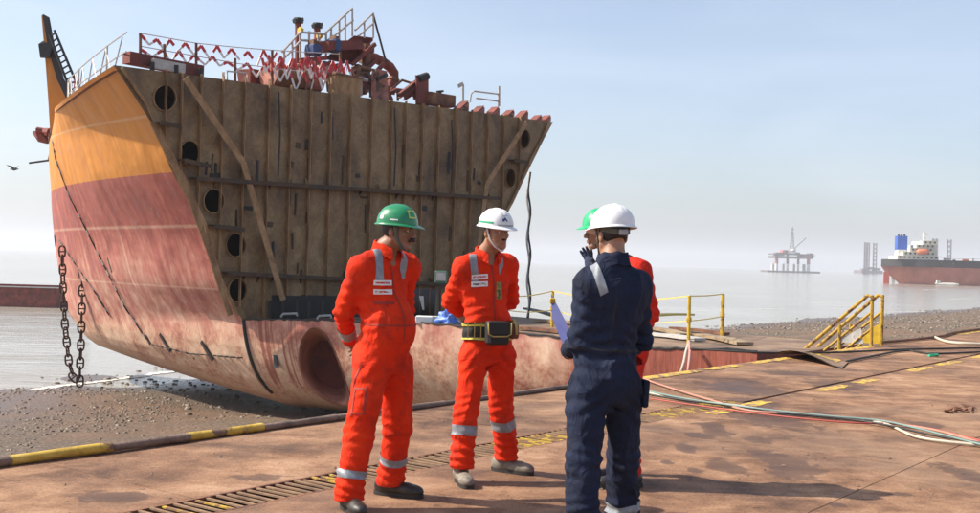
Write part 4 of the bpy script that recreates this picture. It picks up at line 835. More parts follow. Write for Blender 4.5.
chain([(62, 247), (63, 285), (65, 325), (69, 362), (74, 378), (79, 381)], 'left chain of rusty stud links hanging from the bow', R(10))
chain([(83, 268), (82, 300), (81, 345), (80, 372), (80, 383), (82, 390)], 'right chain of rusty stud links hanging from the bow', R(25))
# --- junk on the inner floor at the bulkhead foot
FZ = -0.12
def on_floor(x, y): return G(x, y, FZ)
tr = thing('black_trough', 'long black steel trough lying at the foot of the bulkhead', 'trough', on_floor(310, 323)); a, b_ = P(269, 310, 27.4), P(345, 312, 28.4)
mb = MB(); hgt = np.array((0, 0, .0)); mb.bar(a, b_, .05, .75); mb.build('side', M['black'], tr); mb = MB(); mb.bar(a + np.array((*INW, 0)) * .8, b_ + np.array((*INW, 0)) * .8, .05, .75); mb.build('side', M['black'], tr); mb = MB(); mb.bar(a + np.array((*INW, 0)) * .4 - (0, 0, .3), b_ + np.array((*INW, 0)) * .4 - (0, 0, .3), .8, .05); mb.build('bottom', M['dark'], tr)
for x in (270, 283, 297, 309, 323, 338):
    mb = MB(); mb.bar(P(x, 300.5, 27.3), P(x, 318, 27.3), .06, .05); mb.build('rib', M['dark'], tr)
for (x0, x1, y) in ((281, 297, 314), (317, 331, 316)):
    mb = MB(); mb.tube([P(x0, y + 3, 27), P(x0 + 2, y, 27), P(x1, y - .5, 27), P(x1, y + 2, 27)], .03, 6); mb.build('pipe_loop', M['galv'], tr)
wb = thing('white_block', 'white block with a grey end lying on the hull edge beside blue tarpaulin', 'block', P(428, 322, 23.6)); mb = MB(); mb.bar(P(416, 319.5, 23.6), P(432.5, 320, 23.6), .35, .16); mb.build('body', M['white'], wb, bevel=.01); mb = MB(); mb.bar(P(432.6, 320, 23.6), P(443, 320.5, 23.6), .36, .165); mb.build('end', M['galv'], wb)
M['tarp'] = gen('blue_tarp', [(0.3, (0.02, 0.05, 0.30)), (0.55, (0.06, 0.16, 0.55)), (0.72, (0.45, 0.55, 0.75))], 7, rough=(.35, .5))
tp = thing('blue_tarpaulin', 'crumpled blue tarpaulin bundle on the hull edge', 'tarpaulin', P(452, 323, 23.4)); n1, n2 = 14, 22; g = np.empty((n1 + 1, n2 + 1, 3)); c = P(451, 321, 23.4)
for i in range(n1 + 1):
    for j in range(n2 + 1):
        th, ph = math.pi / 2 * i / n1, 2 * math.pi * j / n2; k = 1 + .22 * math.sin(5 * ph + 3 * th) + .16 * math.sin(9 * th + 4 * ph) + .1 * math.cos(11 * ph)
        if j == n2: k = 1 + .22 * math.sin(3 * th) + .16 * math.sin(9 * th) + .1
        g[i, j] = c + np.array((.27 * k * math.sin(th) * math.cos(ph), .22 * k * math.sin(th) * math.sin(ph), .25 * k * math.cos(th) - .05))
mb = MB(); mb.grid(g); mb.build('cloth', M['tarp'], tp, smooth=True)
dm = thing('oil_drum', 'dark rusty drum lying in the shade below the bulkhead', 'drum', on_floor(425, 318)); mb = MB(); mb.tube([P(414, 303, 27), P(436, 304, 27)], .36, 16); mb.build('shell', M['dark'], dm, smooth=40)
for x in (420, 430): mb = MB(); mb.tube([P(x, 303.4, 27), P(x + .8, 303.4, 27)], .375, 16); mb.build('hoop', M['rust'], dm)
pp = thing('split_plank', 'short pale wedge of timber standing against the drum', 'plank', on_floor(424, 316)); mb = MB(); mb.plate([[P(419, 296, 26.3), P(423.5, 296, 26.3), P(424.2, 310, 26.3), P(422.6, 310, 26.3)]], (0, 1, 0), .04); mb.build('board', M['galv'], pp)
lamp = thing('work_lamp', 'small green floodlight on a stand under the bulkhead', 'lamp', on_floor(440, 318)); mb = MB(); mb.tube([P(440, 312, 26), P(440, 284, 26)], .025, 6); mb.build('stand', M['dark'], lamp)
M['green_lamp'] = plain('lamp_green', (0.06, 0.14, 0.10), .4); mb = MB(); mb.box(P(441, 277, 26), (.28, .16, .30)); mb.build('housing', M['green_lamp'], lamp, bevel=.02); mb = MB(); mb.box(P(441, 276.5, 25.9), (.22, .02, .2)); mb.build('glass', M['galv'], lamp)
# scraps, timbers and cut plates along the open bottom
M['plank'] = gen('old_timber', [(0.3, (0.10, 0.065, 0.04)), (0.5, (0.28, 0.20, 0.12)), (0.7, (0.46, 0.36, 0.23))], 2.5, stretch=(1, 1, 3))
scr = [(538, 322, 606, 328, .5, 'plank', 'long pale timber lying on the hull bottom behind the blue overalls'), (645, 329, 686, 337, .4, 'plank', 'timber board lying behind the yellow rail post'), (648, 336, 700, 342, .45, 'galv', 'pale steel plate lying along the red hull edge'), (672, 330, 726, 336, .3, 'rust', 'rusty flat bar lying past the yellow rail posts'), (520, 330, 562, 334, .4, 'rust', 'rusty plate lying right of the belted man'), (700, 337, 745, 346, .5, 'plank', 'tan plank lying near the end of the red hull'), (652, 317, 690, 316, .5, 'yellow_pale', 'faded yellow plank lying far back on the hull bottom'), (526, 310, 556, 318, .3, 'dark', 'dark bent bar lying under the hanging cable')]
for (x0, y0, x1, y1, w, mt, lab) in scr:
    a, b_ = on_floor(x0, y0), on_floor(x1, y1); o = thing('scrap_board' if mt in ('plank', 'yellow_pale') else 'scrap_plate', lab, 'plank' if mt in ('plank', 'yellow_pale') else 'scrap', (a + b_) / 2)
    m_ = (a + b_) / 2; mb = MB(); mb.bar(a + (0, 0, .05), m_ + (0, 0, .07), w * .7, .06); mb.bar(m_ + (0, 0, .07), b_ + (0, 0, .05), w * .72, .06); mb.build('board', M[mt], o)
# --- yellow rail on the open hull bottom
yr = thing('yellow_rail', 'yellow posts joined by slack tape on the open hull bottom', 'rail', on_floor(690, 342))
YP = [(552, 291, 327), (688.5, 296, 343), (722, 294, 336)]
tops = []
for (x, y0, y1) in YP:
    b_ = on_floor(x, y1); t_ = P(x + .8, y0, b_[1]); tops.append((b_, t_)); mb = MB(); mb.tube([b_ - (0, 0, .02), t_], .036 if x < 700 else .045, 8); mb.build('post', M['yellow'], yr, smooth=40)
    mb = MB(); q = b_ + (t_ - b_) * .45; mb.tube([q, q + (0, 0, .09)], .055, 8); mb.build('clamp', M['yellow'], yr)
M['tape_y'] = plain('yellow_tape', (0.66, 0.52, 0.12), .5)
ends = [P(470, 288, 24), *(t for _, t in tops)]
for f, w in ((1.0, .024), (.47, .02)):
    for i in range(3):
        a = ends[i] if i == 0 else tops[i - 1][0] + (tops[i - 1][1] - tops[i - 1][0]) * f; b_ = tops[i][0] + (tops[i][1] - tops[i][0]) * f
        if i == 0: a = a - (0, 0, .4 * (1 - f))
        pts = [a + (b_ - a) * t - np.array((0, 0, .16 * math.sin(math.pi * t) * (1 if i < 2 else .1))) for t in np.linspace(0, 1, 12)]; mb = MB()
        for k in range(11): mb.bar(pts[k], pts[k + 1], .012, w)
        mb.build('tape', M['tape_y'], yr)
# --- ropes hanging over the red hull edge, with coil ends
for k, (px, mt, lab) in enumerate([([(689, 342), (686, 352), (684, 362), (681, 372)], 'rope_w', 'white rope hanging over the red hull edge'), ([(689, 341), (690, 352), (689, 362), (688, 371)], 'rope_p', 'pink rope hanging over the red hull edge')]):
    M.setdefault('rope_w', plain('rope_white', (.42, .36, .30), .8)); M.setdefault('rope_p', plain('rope_pink', (.50, .24, .20), .8))
    o = thing('hanging_rope', lab, 'rope', P(*px[-1], 18.6)); mb = MB(); mb.tube([P(x, y, 19.6 - .7 * i / 3) for i, (x, y) in enumerate(px)], .028, 6); mb.build('strand', M[mt], o, smooth=True)
# --- stair down from the quay to the beach
SA = float(sq(G(865, 346))[0]); QT = float(sq(G(865, 346))[1]); w_ = 0.62; run, drop, up = 2.05, 1.8, 0.98
st = thing('quay_stair', 'rusty yellow stair handrails leading down off the quay edge', 'stair', Q(SA, 1.0, -1.2))
M['stair_y'] = gen('stair_yellow', [(0.3, (0.30, 0.16, 0.02)), (0.6, (0.52, 0.33, 0.03))], 5, spots=((0.13, 0.06, 0.03), 5, 0.52))
q0 = min(QT, -0.12)
for sv in (SA, SA + w_):
    for k, f in enumerate((0.0, 0.30, 0.62, 0.95)):
        b0 = Q(sv, q0 + run * f, -drop * f); mb = MB(); mb.tube([b0 - (0, 0, .05 if k else -.002), b0 + (0, 0, up if k == 0 else up - .06)], .034, 8); mb.build('post', M['stair_y'], st, smooth=40)
    for h_, r_ in ((up, .036), (.66, .026), (.34, .026)):
        pts = [Q(sv, q0, h_ - .04), Q(sv, q0 + .08, h_), Q(sv, q0 + run, h_ - drop)] if h_ == up else [Q(sv, q0, h_), Q(sv, q0 + run, h_ - drop)]
        mb = MB(); mb.tube(pts, r_, 8); mb.build('handrail' if h_ == up else 'mid_rail', M['stair_y'], st, smooth=40)
    mb = MB(); mb.bar(Q(sv, .06, -.16), Q(sv, q0 + run, -drop - .08), .03, .22); mb.build('stringer', M['stair_y'], st)
for k in range(1, 8):
    f = (k + .5) / 8; mb = MB(); mb.box(Q(SA + w_ / 2, q0 + run * f, -drop * f), (w_ - .05, .22, .03), ((*QE, 0), (*QM, 0), (0, 0, 1))); mb.build('tread', M['rust'], st)
mb = MB(); mb.plate([[Q(SA + w_ - .02, q0, .02), Q(SA + w_ - .02, q0, .46), Q(SA + w_ - .02, q0 + .55, .02)]], (-QE[0], -QE[1], 0), .012); mb.build('side_plate', M['yellow'], st)
mb = MB(); mb.plate([[Q(SA, q0 + .15, .04), Q(SA, q0 + .2, .34), Q(SA, q0 + .75, .04)]], (QE[0], QE[1], 0), .012); mb.build('pale_plate', M['galv'], st)
# --- bent plate with a yellow arrow on the deck
bp = thing('bent_plate', 'warped steel plate with yellow paint lying on the quay', 'plate', G(808, 364)); M['plate_br'] = gen('plate_brown', [(0.3, (0.07, 0.045, 0.03)), (0.6, (0.26, 0.16, 0.10))], 2)
c4 = [G(774, 356), G(800, 352), G(848, 363), G(842, 369)]; gN = np.empty((9, 5, 3))
for i in range(9):
    for j in range(5):
        u, v = i / 8, j / 4; p = (c4[0] * (1 - u) + c4[3] * u) * (1 - v) + (c4[1] * (1 - u) + c4[2] * u) * v; p = p + np.array((0, 0, .02 + .16 * (1 - v) * math.sin(math.pi * min(1, u * 1.1 + .02)) ** .8 * (1 - .5 * u))); gN[i, j] = p
mb = MB(); mb.grid(gN); mb.grid((gN - np.array((0, 0, .014)))[:, ::-1]); mb.build('sheet', M['plate_br'], bp, smooth=40, recalc=False)
mb = MB(); yg = np.empty((6, 3, 3))
for i in range(6):
    for j in range(3): yg[i, j] = gN[2 + i // 1 if 2 + i < 9 else 8, 2 + j] + (0, 0, .006)
mb.grid(yg); mb.build('yellow_mark', M['worn_yellow'], bp, recalc=False)
# --- hoses across the quay
def hose(name, lab, px, r, mat, cat_='hose', grp=None, sub=10, z0=0.0):
    g = [G(x, y) for x, y in px]; n = len(g); pts = []
    for i in range(n - 1):
        p0, p1, p2, p3 = g[max(i - 1, 0)], g[i], g[i + 1], g[min(i + 2, n - 1)]
        for f in np.linspace(0, 1, sub, endpoint=False): pts.append(0.5 * ((2 * p1) + (-p0 + p2) * f + (2 * p0 - 5 * p1 + 4 * p2 - p3) * f * f + (-p0 + 3 * p1 - 3 * p2 + p3) * f ** 3))
    pts.append(g[-1]); pts = [p + np.array((0, 0, r + .008 + z0)) for p in pts]; o = thing(name, lab, cat_, pts[len(pts) // 2] - np.array((0, 0, r)), grp); mb = MB(); mb.tube(pts, r, 7); mb.build('tube', M[mat], o, smooth=True); return o
M['hose_w'] = plain('hose_cream', (.48, .43, .34), .6); M['hose_p'] = plain('hose_pink', (.42, .20, .14), .6); M['hose_t'] = plain('hose_teal', (.16, .24, .22), .6); M['hose_k'] = plain('hose_black', (.02, .018, .017), .6); M['hose_r'] = plain('hose_red', (.36, .07, .05), .6)
hg = 'hoses trailing across the quay'
hose('gas_hose', 'cream hose nearest the camera running across the quay from the blue overalls', [(600, 383), (645, 394), (690, 402), (740, 408), (785, 415), (850, 421), (885, 426), (920, 440), (985, 448)], .013, 'hose_w', grp=hg)
hose('gas_hose', 'black hose lying against the cream hose on the quay', [(600, 386), (646, 396.5), (690, 403.5), (740, 409.5), (785, 416), (850, 422.5), (885, 428), (930, 438), (985, 447)], .010, 'hose_k', grp=hg, z0=.012)
hose('gas_hose', 'pink hose starting highest beside the blue overalls on the quay', [(625, 372), (650, 383), (680, 393), (710, 402), (750, 413), (800, 416), (860, 421.5), (900, 427), (940, 434), (985, 447)], .012, 'hose_p', grp=hg, z0=.004)
hose('gas_hose', 'teal grey hose twisting between the pink and cream hoses', [(610, 384), (655, 396), (700, 404.5), (760, 412.5), (830, 420), (880, 424.5), (915, 432), (950, 441), (985, 450)], .010, 'hose_t', grp=hg, z0=.02)
hose('gas_hose', 'red hose splitting from the bundle toward the lower right', [(640, 399), (700, 408), (780, 418.5), (850, 425), (890, 426), (930, 431), (985, 444.5)], .009, 'hose_r', grp=hg, z0=.006)
cg = 'cables lying by the quay edge'
hose('quay_cable', 'black cable lying along the quay beyond the bent plate', [(690, 350), (760, 354), (830, 354), (900, 351), (985, 349)], .018, 'hose_k', 'cable', cg)
hose('quay_cable', 'dark cable crossing the floor joint at the right', [(846, 363), (870, 358), (905, 352), (935, 355), (985, 353)], .018, 'hose_k', 'cable', cg)
hose('quay_cable', 'pale cable curving along the far right quay edge', [(935, 339), (945, 343), (960, 345), (985, 346)], .03, 'hose_w', 'cable', cg)
hose('quay_cable', 'rusty chain like cable heaped on the far right edge', [(880, 344), (905, 342), (940, 338), (955, 334), (985, 330)], .03, 'rust', 'cable', cg)
# small debris
db = thing('rust_flakes', 'small heap of rusty flakes at the right of the quay', 'debris', G(960, 411)); 
for k in range(14):
    p = G(946 + rng.uniform(0, 26), 411 + rng.normal(0, 1.5)) + np.array((0, 0, .02)); mb = MB(); a = rng.uniform(0, 6.28); mb.box(p, (rng.uniform(.04, .14), rng.uniform(.02, .06), .012), ((math.cos(a), math.sin(a), .2), (-math.sin(a), math.cos(a), 0), (0, 0, 1)), .008); mb.build('flake', M['rust'], db)
gs = thing('green_scrap', 'small bright green scrap lying on the floor joint', 'scrap', G(933, 357)); M['green_s'] = plain('green_scrap', (.02, .30, .16), .5); mb = MB(); mb.box(G(933, 357) + (0, 0, .03), (.16, .08, .04), None, .01); mb.build('rag', M['green_s'], gs)
# --- birds
for k, (x, y, lab) in enumerate([(14, 169.5, 'small dark bird flying left of the ship stem')]):
    o = thing('bird', lab, 'bird', P(x, y, 60)); mb = MB(); c = P(x, y, 60); mb.tube([c + (-.22, 0, .02), c + (0, 0, 0), c + (.25, 0, .03)], [.02, .07, .015], 6); mb.build('body', M['black'], o, smooth=True)
    for sgn in (-1, 1): mb = MB(); mb.plate([[c + (-.08, 0, .03), c + (.1, 0, .03), c + (.1 * sgn, .1, .16), c + (.22 * sgn - .1, .3 * sgn, .22)]], (0, 0, 1), .01); mb.build('wing', M['black'], o)
# ================================================================== far things on the water
def at(x, dist, z=WATER):
    a, b = ab(x, 270); p = np.array((a / FPX * dist, dist, z)); return p
# barge at left
ba = thing('barge', 'low rusty maroon barge moored at the far left', 'barge', G(20, 308, WATER)); c0 = G(58, 308, WATER); D_ = c0[1]; ux = np.array((1., .0, 0))
def PX(x, y, d): return P(x, y, d)
hgt = (PX(30, 290, D_) - PX(30, 308, D_))[2]; m_ = PX(58, 308, D_); 
mb = MB(); x0, x1 = m_[0] - 16, m_[0]; y0, y1 = D_, D_ + 7; z0, z1 = WATER - .3, WATER + hgt * .72; w = .35
mb.hexa([(x0, y0, z0), (x1 - .3, y0, z0), (x1 - .3, y1, z0), (x0, y1, z0), (x0, y0, z1), (x1, y0, z1), (x1, y1, z1), (x0, y1, z1)]); mb.build('hull', M['rust_red'], ba)
for (a, b_) in (((x0, y0 + .15), (x1 - .3, y0 + .15)), ((x0, y1), (x1, y1)), ((x1 - .15, y0), (x1 - .15, y1))):
    mb = MB(); mb.bar((*a, z1 + .25), (*b_, z1 + .25), .2, .5); mb.build('bulwark', M['rust_red'], ba)
mb = MB(); mb.bar((x0, y0 + .1, z1 + .53), (x1, y0 + .1, z1 + .53), .3, .07); mb.build('rail_cap', M['galv'], ba)
# tanker
def ship_far():
    D = 395.0; o_x = at(881, D)[0]; root = thing('cargo_ship', 'red bottomed cargo ship with black sides aground at the right', 'ship', (o_x + 20, D, WATER))
    px = D / FPX; L = 150.0; ang = R(-8); ca, sa = math.cos(ang), math.sin(ang)
    def W(l, t, z):
        z = z if z < 9.31 else 9.3 + (z - 9.3) * 0.80
        z = z * 0.93
        return np.array((o_x + l * ca - t * sa, D + l * sa + t * ca, WATER + z))
    Mred = gen('far_hull_red', [(0.3, (0.26, 0.075, 0.05)), (0.6, (0.42, 0.15, 0.10)), (0.75, (0.5, 0.26, 0.19))], .35, stretch=(1, 1, .6), fine=3); Mblk = gen('far_hull_black', [(0.3, (0.012, 0.012, 0.014)), (0.7, (0.05, 0.045, 0.045))], .3, fine=3, spots=((.25, .19, .13), .5, .66)); Mwh = gen('far_white', [(0.3, (0.5, 0.49, 0.42)), (0.7, (0.75, 0.74, 0.68))], .6, fine=4); Mbl = plain('funnel_blue', (0.015, 0.09, 0.42), .5); Mor = plain('boat_orange', (.62, .17, .08), .5)
    st = [(0, .0), (2, 3.5), (6, 6.6), (12, 8.6), (22, 9.4), (L, 9.4)]
    def section(l, zt): return np.interp(l, [s[0] for s in st], [s[1] for s in st])
    ls = np.concatenate([np.linspace(0, 22, 16), np.linspace(30, L, 14)])
    for nm, zs, mt in (('upper_hull', (6.6, 7.3, 8.2, 9.3), Mblk), ('lower_hull', (-.3, 1.2, 2.6, 4.2, 6.6), Mred)):
        g = np.empty((len(ls), len(zs) * 2, 3))
        for i, l in enumerate(ls):
            for j, z in enumerate(zs):
                k = np.clip((z + 1.5) / 7.0, .0, 1); cut = max(0.0, (5.2 - z) * 1.75 * (1 - min(1, l / 24))); hb = section(max(0, l - cut), z) * (.78 + .22 * k) * (1 if nm == 'upper_hull' else min(1, .25 + l / 22)); lo = max(l, cut * .9 if l < 14 else l)
                g[i, j] = W(lo, -hb, z); g[i, len(zs) * 2 - 1 - j] = W(lo, hb, z)
        mb = MB(); mb.grid(g); mb.build(nm, mt, root, smooth=40, recalc=False)
    mb = MB(); mb.grid(np.array([[W(l, -section(l, 9) * .99, 9.0), W(l, section(l, 9) * .99, 9.0)] for l in ls])); mb.build('main_deck', M['rust_red'], root, recalc=False)
    def blk(nm, l0, l1, t0, t1, z0, z1, mt): mb = MB(); mb.hexa([W(l0, t0, z0), W(l1, t0, z0), W(l1, t1, z0), W(l0, t1, z0), W(l0, t0, z1), W(l1, t0, z1), W(l1, t1, z1), W(l0, t1, z1)]); return mb.build(nm, mt, root)
    for (l0, l1, z0, z1, t) in ((4, 17.8, 9.3, 11.1, 7.2), (6, 17.5, 11.1, 13.0, 6.6), (8.4, 17.2, 13.0, 14.8, 6.2), (10.5, 17.0, 14.8, 16.4, 6.0), (12.2, 17.2, 16.4, 18.2, 8.2)):
        d = blk('superstructure', l0, l1, -t, t, z0, z1, Mwh)
        for k in range(int((l1 - l0) / 1.5)): mb = MB(); mb.box(W(l0 + 1 + k * 1.5, -t - .03, (z0 + z1) / 2 + .2), (.6, .06, .6), ((ca, sa, 0), (-sa, ca, 0), (0, 0, 1))); mb.build('window', M['dark'], d)
        mb = MB(); mb.bar(W(l0 - .8, -t - .5, z1), W(l1 + .6, -t - .5, z1), 1.0, .12); mb.build('deck_edge', Mwh, d)
    blk('funnel_base', 5.2, 8.2, -2.4, 2.4, 11, 14.0, Mwh); f = blk('funnel', 5.0, 8.4, -2.2, 2.2, 14.0, 20.6, Mbl)
    for dl in (.8, 1.8, 2.8): mb = MB(); mb.tube([W(5 + dl, 0, 20.5), W(5 + dl, 0, 21.6)], .35, 8); mb.build('exhaust', M['dark'], f)
    mb = MB(); mb.tube([W(14.5, 0, 18), W(14.5, 0, 22.5)], .5, 8); mb.bar(W(14.5, -2, 21), W(14.5, 2, 21), .3, .3); mb.bar(W(13, 0, 21.6), W(16, 0, 21.6), .3, .3); mb.build('radar_mast', Mwh, root)
    mb = MB(); mb.tube([W(10.2, -7.6, 13.3), W(11, -7.6, 13.2), W(13.6, -7.6, 13.2), W(14.6, -7.6, 13.4)], [.3, .95, .95, .3], 10); mb.build('lifeboat', Mor, root, smooth=True)
    blk('rudder', .9, 2.9, -.3, .3, -.3, 4.4, plain('rudder_red', (.55, .10, .06), .6))
    mb = MB(); mb.plate([[W(4.4 + .45 * math.cos(a) * (1.6), 0, 1.9 + 1.9 * math.sin(a)) for a in np.linspace(0, 6.283, 17)[:-1]]], (0, 1, 0), .2); mb.build('propeller', Mwh, root)
    mb = MB(); mb.tube([W(4.5, 0, 1.9), W(9, 0, 1.9)], .5, 8); mb.build('shaft', Mred, root)
    c_ = blk('deck_crane', 41.5, 46, -2, 2, 9, 15.6, plain('crane_yellow', (.62, .46, .12), .6)); mb = MB(); mb.box(W(43.6, -2.1, 14.2), (1.6, .3, 1.2)); mb.build('cab_window', M['dark'], c_); mb = MB(); mb.box(W(44.2, 0, 16), (2.6, 3, .8)); mb.build('roof', M['dark'], c_)
    for k in range(22): l = 20 + k * 3.1; blk('deck_pipe', l, l + rng.uniform(.6, 2.2), -6, -5, 9, 9.6 + rng.uniform(.2, 1.3), [Mwh, M['rust_red'], Mor][k % 3])
    mb = MB(); mb.bar(W(18, -9.3, 10.2), W(L, -9.3, 10.2), .08, .1); mb.build('deck_rail', M['rust_red'], root)
    wb_ = thing('work_boat', 'small white work boat beside the red hull of the cargo ship', 'boat', W(20, -11.5, 0)); mb = MB(); mb.tube([W(15.8, -11.5, .55), W(17, -11.5, .35), W(22, -11.5, .3), W(23.6, -11.5, .45)], [.2, .55, .6, .2], 8); mb.build('hull', Mwh, wb_, smooth=40); mb = MB(); mb.box(W(16.8, -11.5, 1.2), (1.2, .8, .8)); mb.build('cabin', Mwh, wb_)
ship_far()
# platform on legs
def rig():
    D = 1180.0; k = D / FPX; cx = at(792, D)[0]; root = thing('offshore_platform', 'offshore platform on four legs with crane and derrick standing in the sea', 'platform', (cx, D, WATER))
    Mst = plain('rig_steel', (.13, .11, .10), .7); Mrd = plain('rig_red', (.42, .10, .08), .6); Mw = plain('rig_white', (.62, .6, .57), .6)
    def X(x): return cx + (x - 792) * k
    def Z(y): return WATER + (272.8 - y) * k
    mb = MB(); mb.box((X(790), D, Z(272)), (52 * k, 30, 2.0)); mb.build('base_pontoon', Mst, root)
    for x, m1 in ((774.5, Mrd), (785.3, Mst), (796, Mst), (806, Mrd)):
        l_ = MB(); l_.tube([(X(x), D - 8, Z(272)), (X(x), D - 8, Z(264))], 1.7 if m1 is Mrd else 1.2, 12); o = l_.build('leg', Mw, root, smooth=40); mb = MB(); mb.tube([(X(x), D - 8, Z(264)), (X(x), D - 8, Z(255))], 1.8 if m1 is Mrd else 1.3, 12); mb.build('leg_upper', m1, o, smooth=40); c = copy_obj(o, parent=root); c.location = (0, 16, 0)
    mb = MB(); mb.box((X(790), D, Z(257.5)), (38 * k, 28, 2.5)); mb.build('lower_deck', Mst, root); mb = MB(); mb.box((X(789), D, Z(254.5)), (36 * k, 26, 1.2)); mb.build('upper_deck', Mst, root)
    for (x, w, y0, y1, m) in ((777, 8, 256, 253, Mst), (787, 9, 255, 251, Mw), (794, 5, 255, 252.5, Mst), (803, 9, 257, 254, Mrd), (782, 5, 254, 250.5, Mrd), (808, 4, 258, 253, Mst), (791, 3, 252, 249, Mw)):
        mb = MB(); mb.box((X(x), D - 6, (Z(y0) + Z(y1)) / 2), (w * k, 12, (y0 - y1) * k)); mb.build('module', m, root)
    dz = MB(); xs = X(791.5); 
    for sx in (-1, 1):
        for sy in (-1, 1): dz.bar((xs + sx * 2.2, D + sy * 2.2, Z(252)), (xs + sx * .6, D + sy * .6, Z(231)), .35, .35)
    for j in range(8): f = j / 8; h = 2.2 - 1.6 * f; z = Z(252) + (Z(231) - Z(252)) * f; z2 = Z(252) + (Z(231) - Z(252)) * (f + .125); dz.bar((xs - h, D - h, z), (xs + h, D - h, z2), .25, .25); dz.bar((xs + h, D + h, z), (xs - h, D + h, z2), .25, .25); dz.bar((xs - h, D - h, z), (xs + h, D - h, z), .25, .25)
    dz.build('derrick', Mst, root); mb = MB(); mb.tube([(xs, D, Z(231)), (xs, D, Z(226.5))], .3, 6); mb.box((xs, D, Z(229.3)), (2.2, 2.2, 1.0)); mb.build('derrick_head', M['dark'], root)
    mb = MB(); mb.bar((X(789), D - 10, Z(251)), (X(802.5), D - 10, Z(238)), .7, .7); mb.build('crane_boom', Mst, root); mb = MB(); mb.bar((X(809), D, Z(256)), (X(814), D, Z(255)), 8, .6); mb.build('helideck', Mst, root)
rig()
def jackup(x0, xs, ytop, ybase, D, lab, deckw):
    k = D / FPX; cx = at(x0, D)[0]; root = thing('jack_up_rig', lab, 'rig', (cx, D, WATER), 'jack up rigs in the haze'); Ms = plain('jack_steel', (.16, .13, .14), .7)
    yb = proj(np.array((cx, D, WATER)))[1]
    for n_, x in enumerate(xs):
        X0 = cx + (x - x0) * k; mb = MB(); h = (yb - ytop) * k; w = 2.0
        for sx, sy in ((-1, -1), (1, -1), (0, 1)): mb.bar((X0 + sx * w, D + sy * w + n_ * 9, WATER), (X0 + sx * w, D + sy * w + n_ * 9, WATER + h), 1.0, 1.0)
        nb = int(h / 4.5)
        for j in range(nb): z = WATER + h * j / nb; z2 = WATER + h * (j + 1) / nb; mb.bar((X0 - w, D - w + n_ * 9, z), (X0 + w, D - w + n_ * 9, z2), .6, .6); mb.bar((X0 + w, D - w + n_ * 9, z), (X0, D + w + n_ * 9, z2), .6, .6)
        mb.build('leg', Ms, root)
    mb = MB(); mb.box((cx, D + 10, WATER + 2.6), (deckw * k, 30, 4.0)); mb.build('hull', Ms, root)
    for j in range(5): mb = MB(); mb.box((cx + (j - 2) * deckw * k / 5.5, D + 2, WATER + 5.4 + j % 3), (deckw * k / 8, 8, 3 + 2 * (j % 2))); mb.build('deck_house', Ms, root)
jackup(871, (865, 869.3, 879), 242.5, 273, 1350, 'hazy jack up rig with three tall lattice legs left of the cargo ship', 21)
jackup(945, (933, 937.5, 955), 239, 273, 1150, 'three tall lattice rig legs rising behind the cargo ship deck', 26)
# ================================================================== people
_lat = np.random.default_rng(5).random((32, 32, 32)).astype(np.float32)
def vnoise(x, y, z):
    xi = np.floor(x).astype(np.int32); yi = np.floor(y).astype(np.int32); zi = np.floor(z).astype(np.int32); fx, fy, fz = x - xi, y - yi, z - zi
    fx = fx * fx * (3 - 2 * fx); fy = fy * fy * (3 - 2 * fy); fz = fz * fz * (3 - 2 * fz); a = xi & 31; b = yi & 31; c = zi & 31; a1 = (a + 1) & 31; b1 = (b + 1) & 31; c1 = (c + 1) & 31; L = _lat
    return ((L[a, b, c] * (1 - fx) + L[a1, b, c] * fx) * (1 - fy) + (L[a, b1, c] * (1 - fx) + L[a1, b1, c] * fx) * fy) * (1 - fz) + ((L[a, b, c1] * (1 - fx) + L[a1, b, c1] * fx) * (1 - fy) + (L[a, b1, c1] * (1 - fx) + L[a1, b1, c1] * fx) * fy) * fz
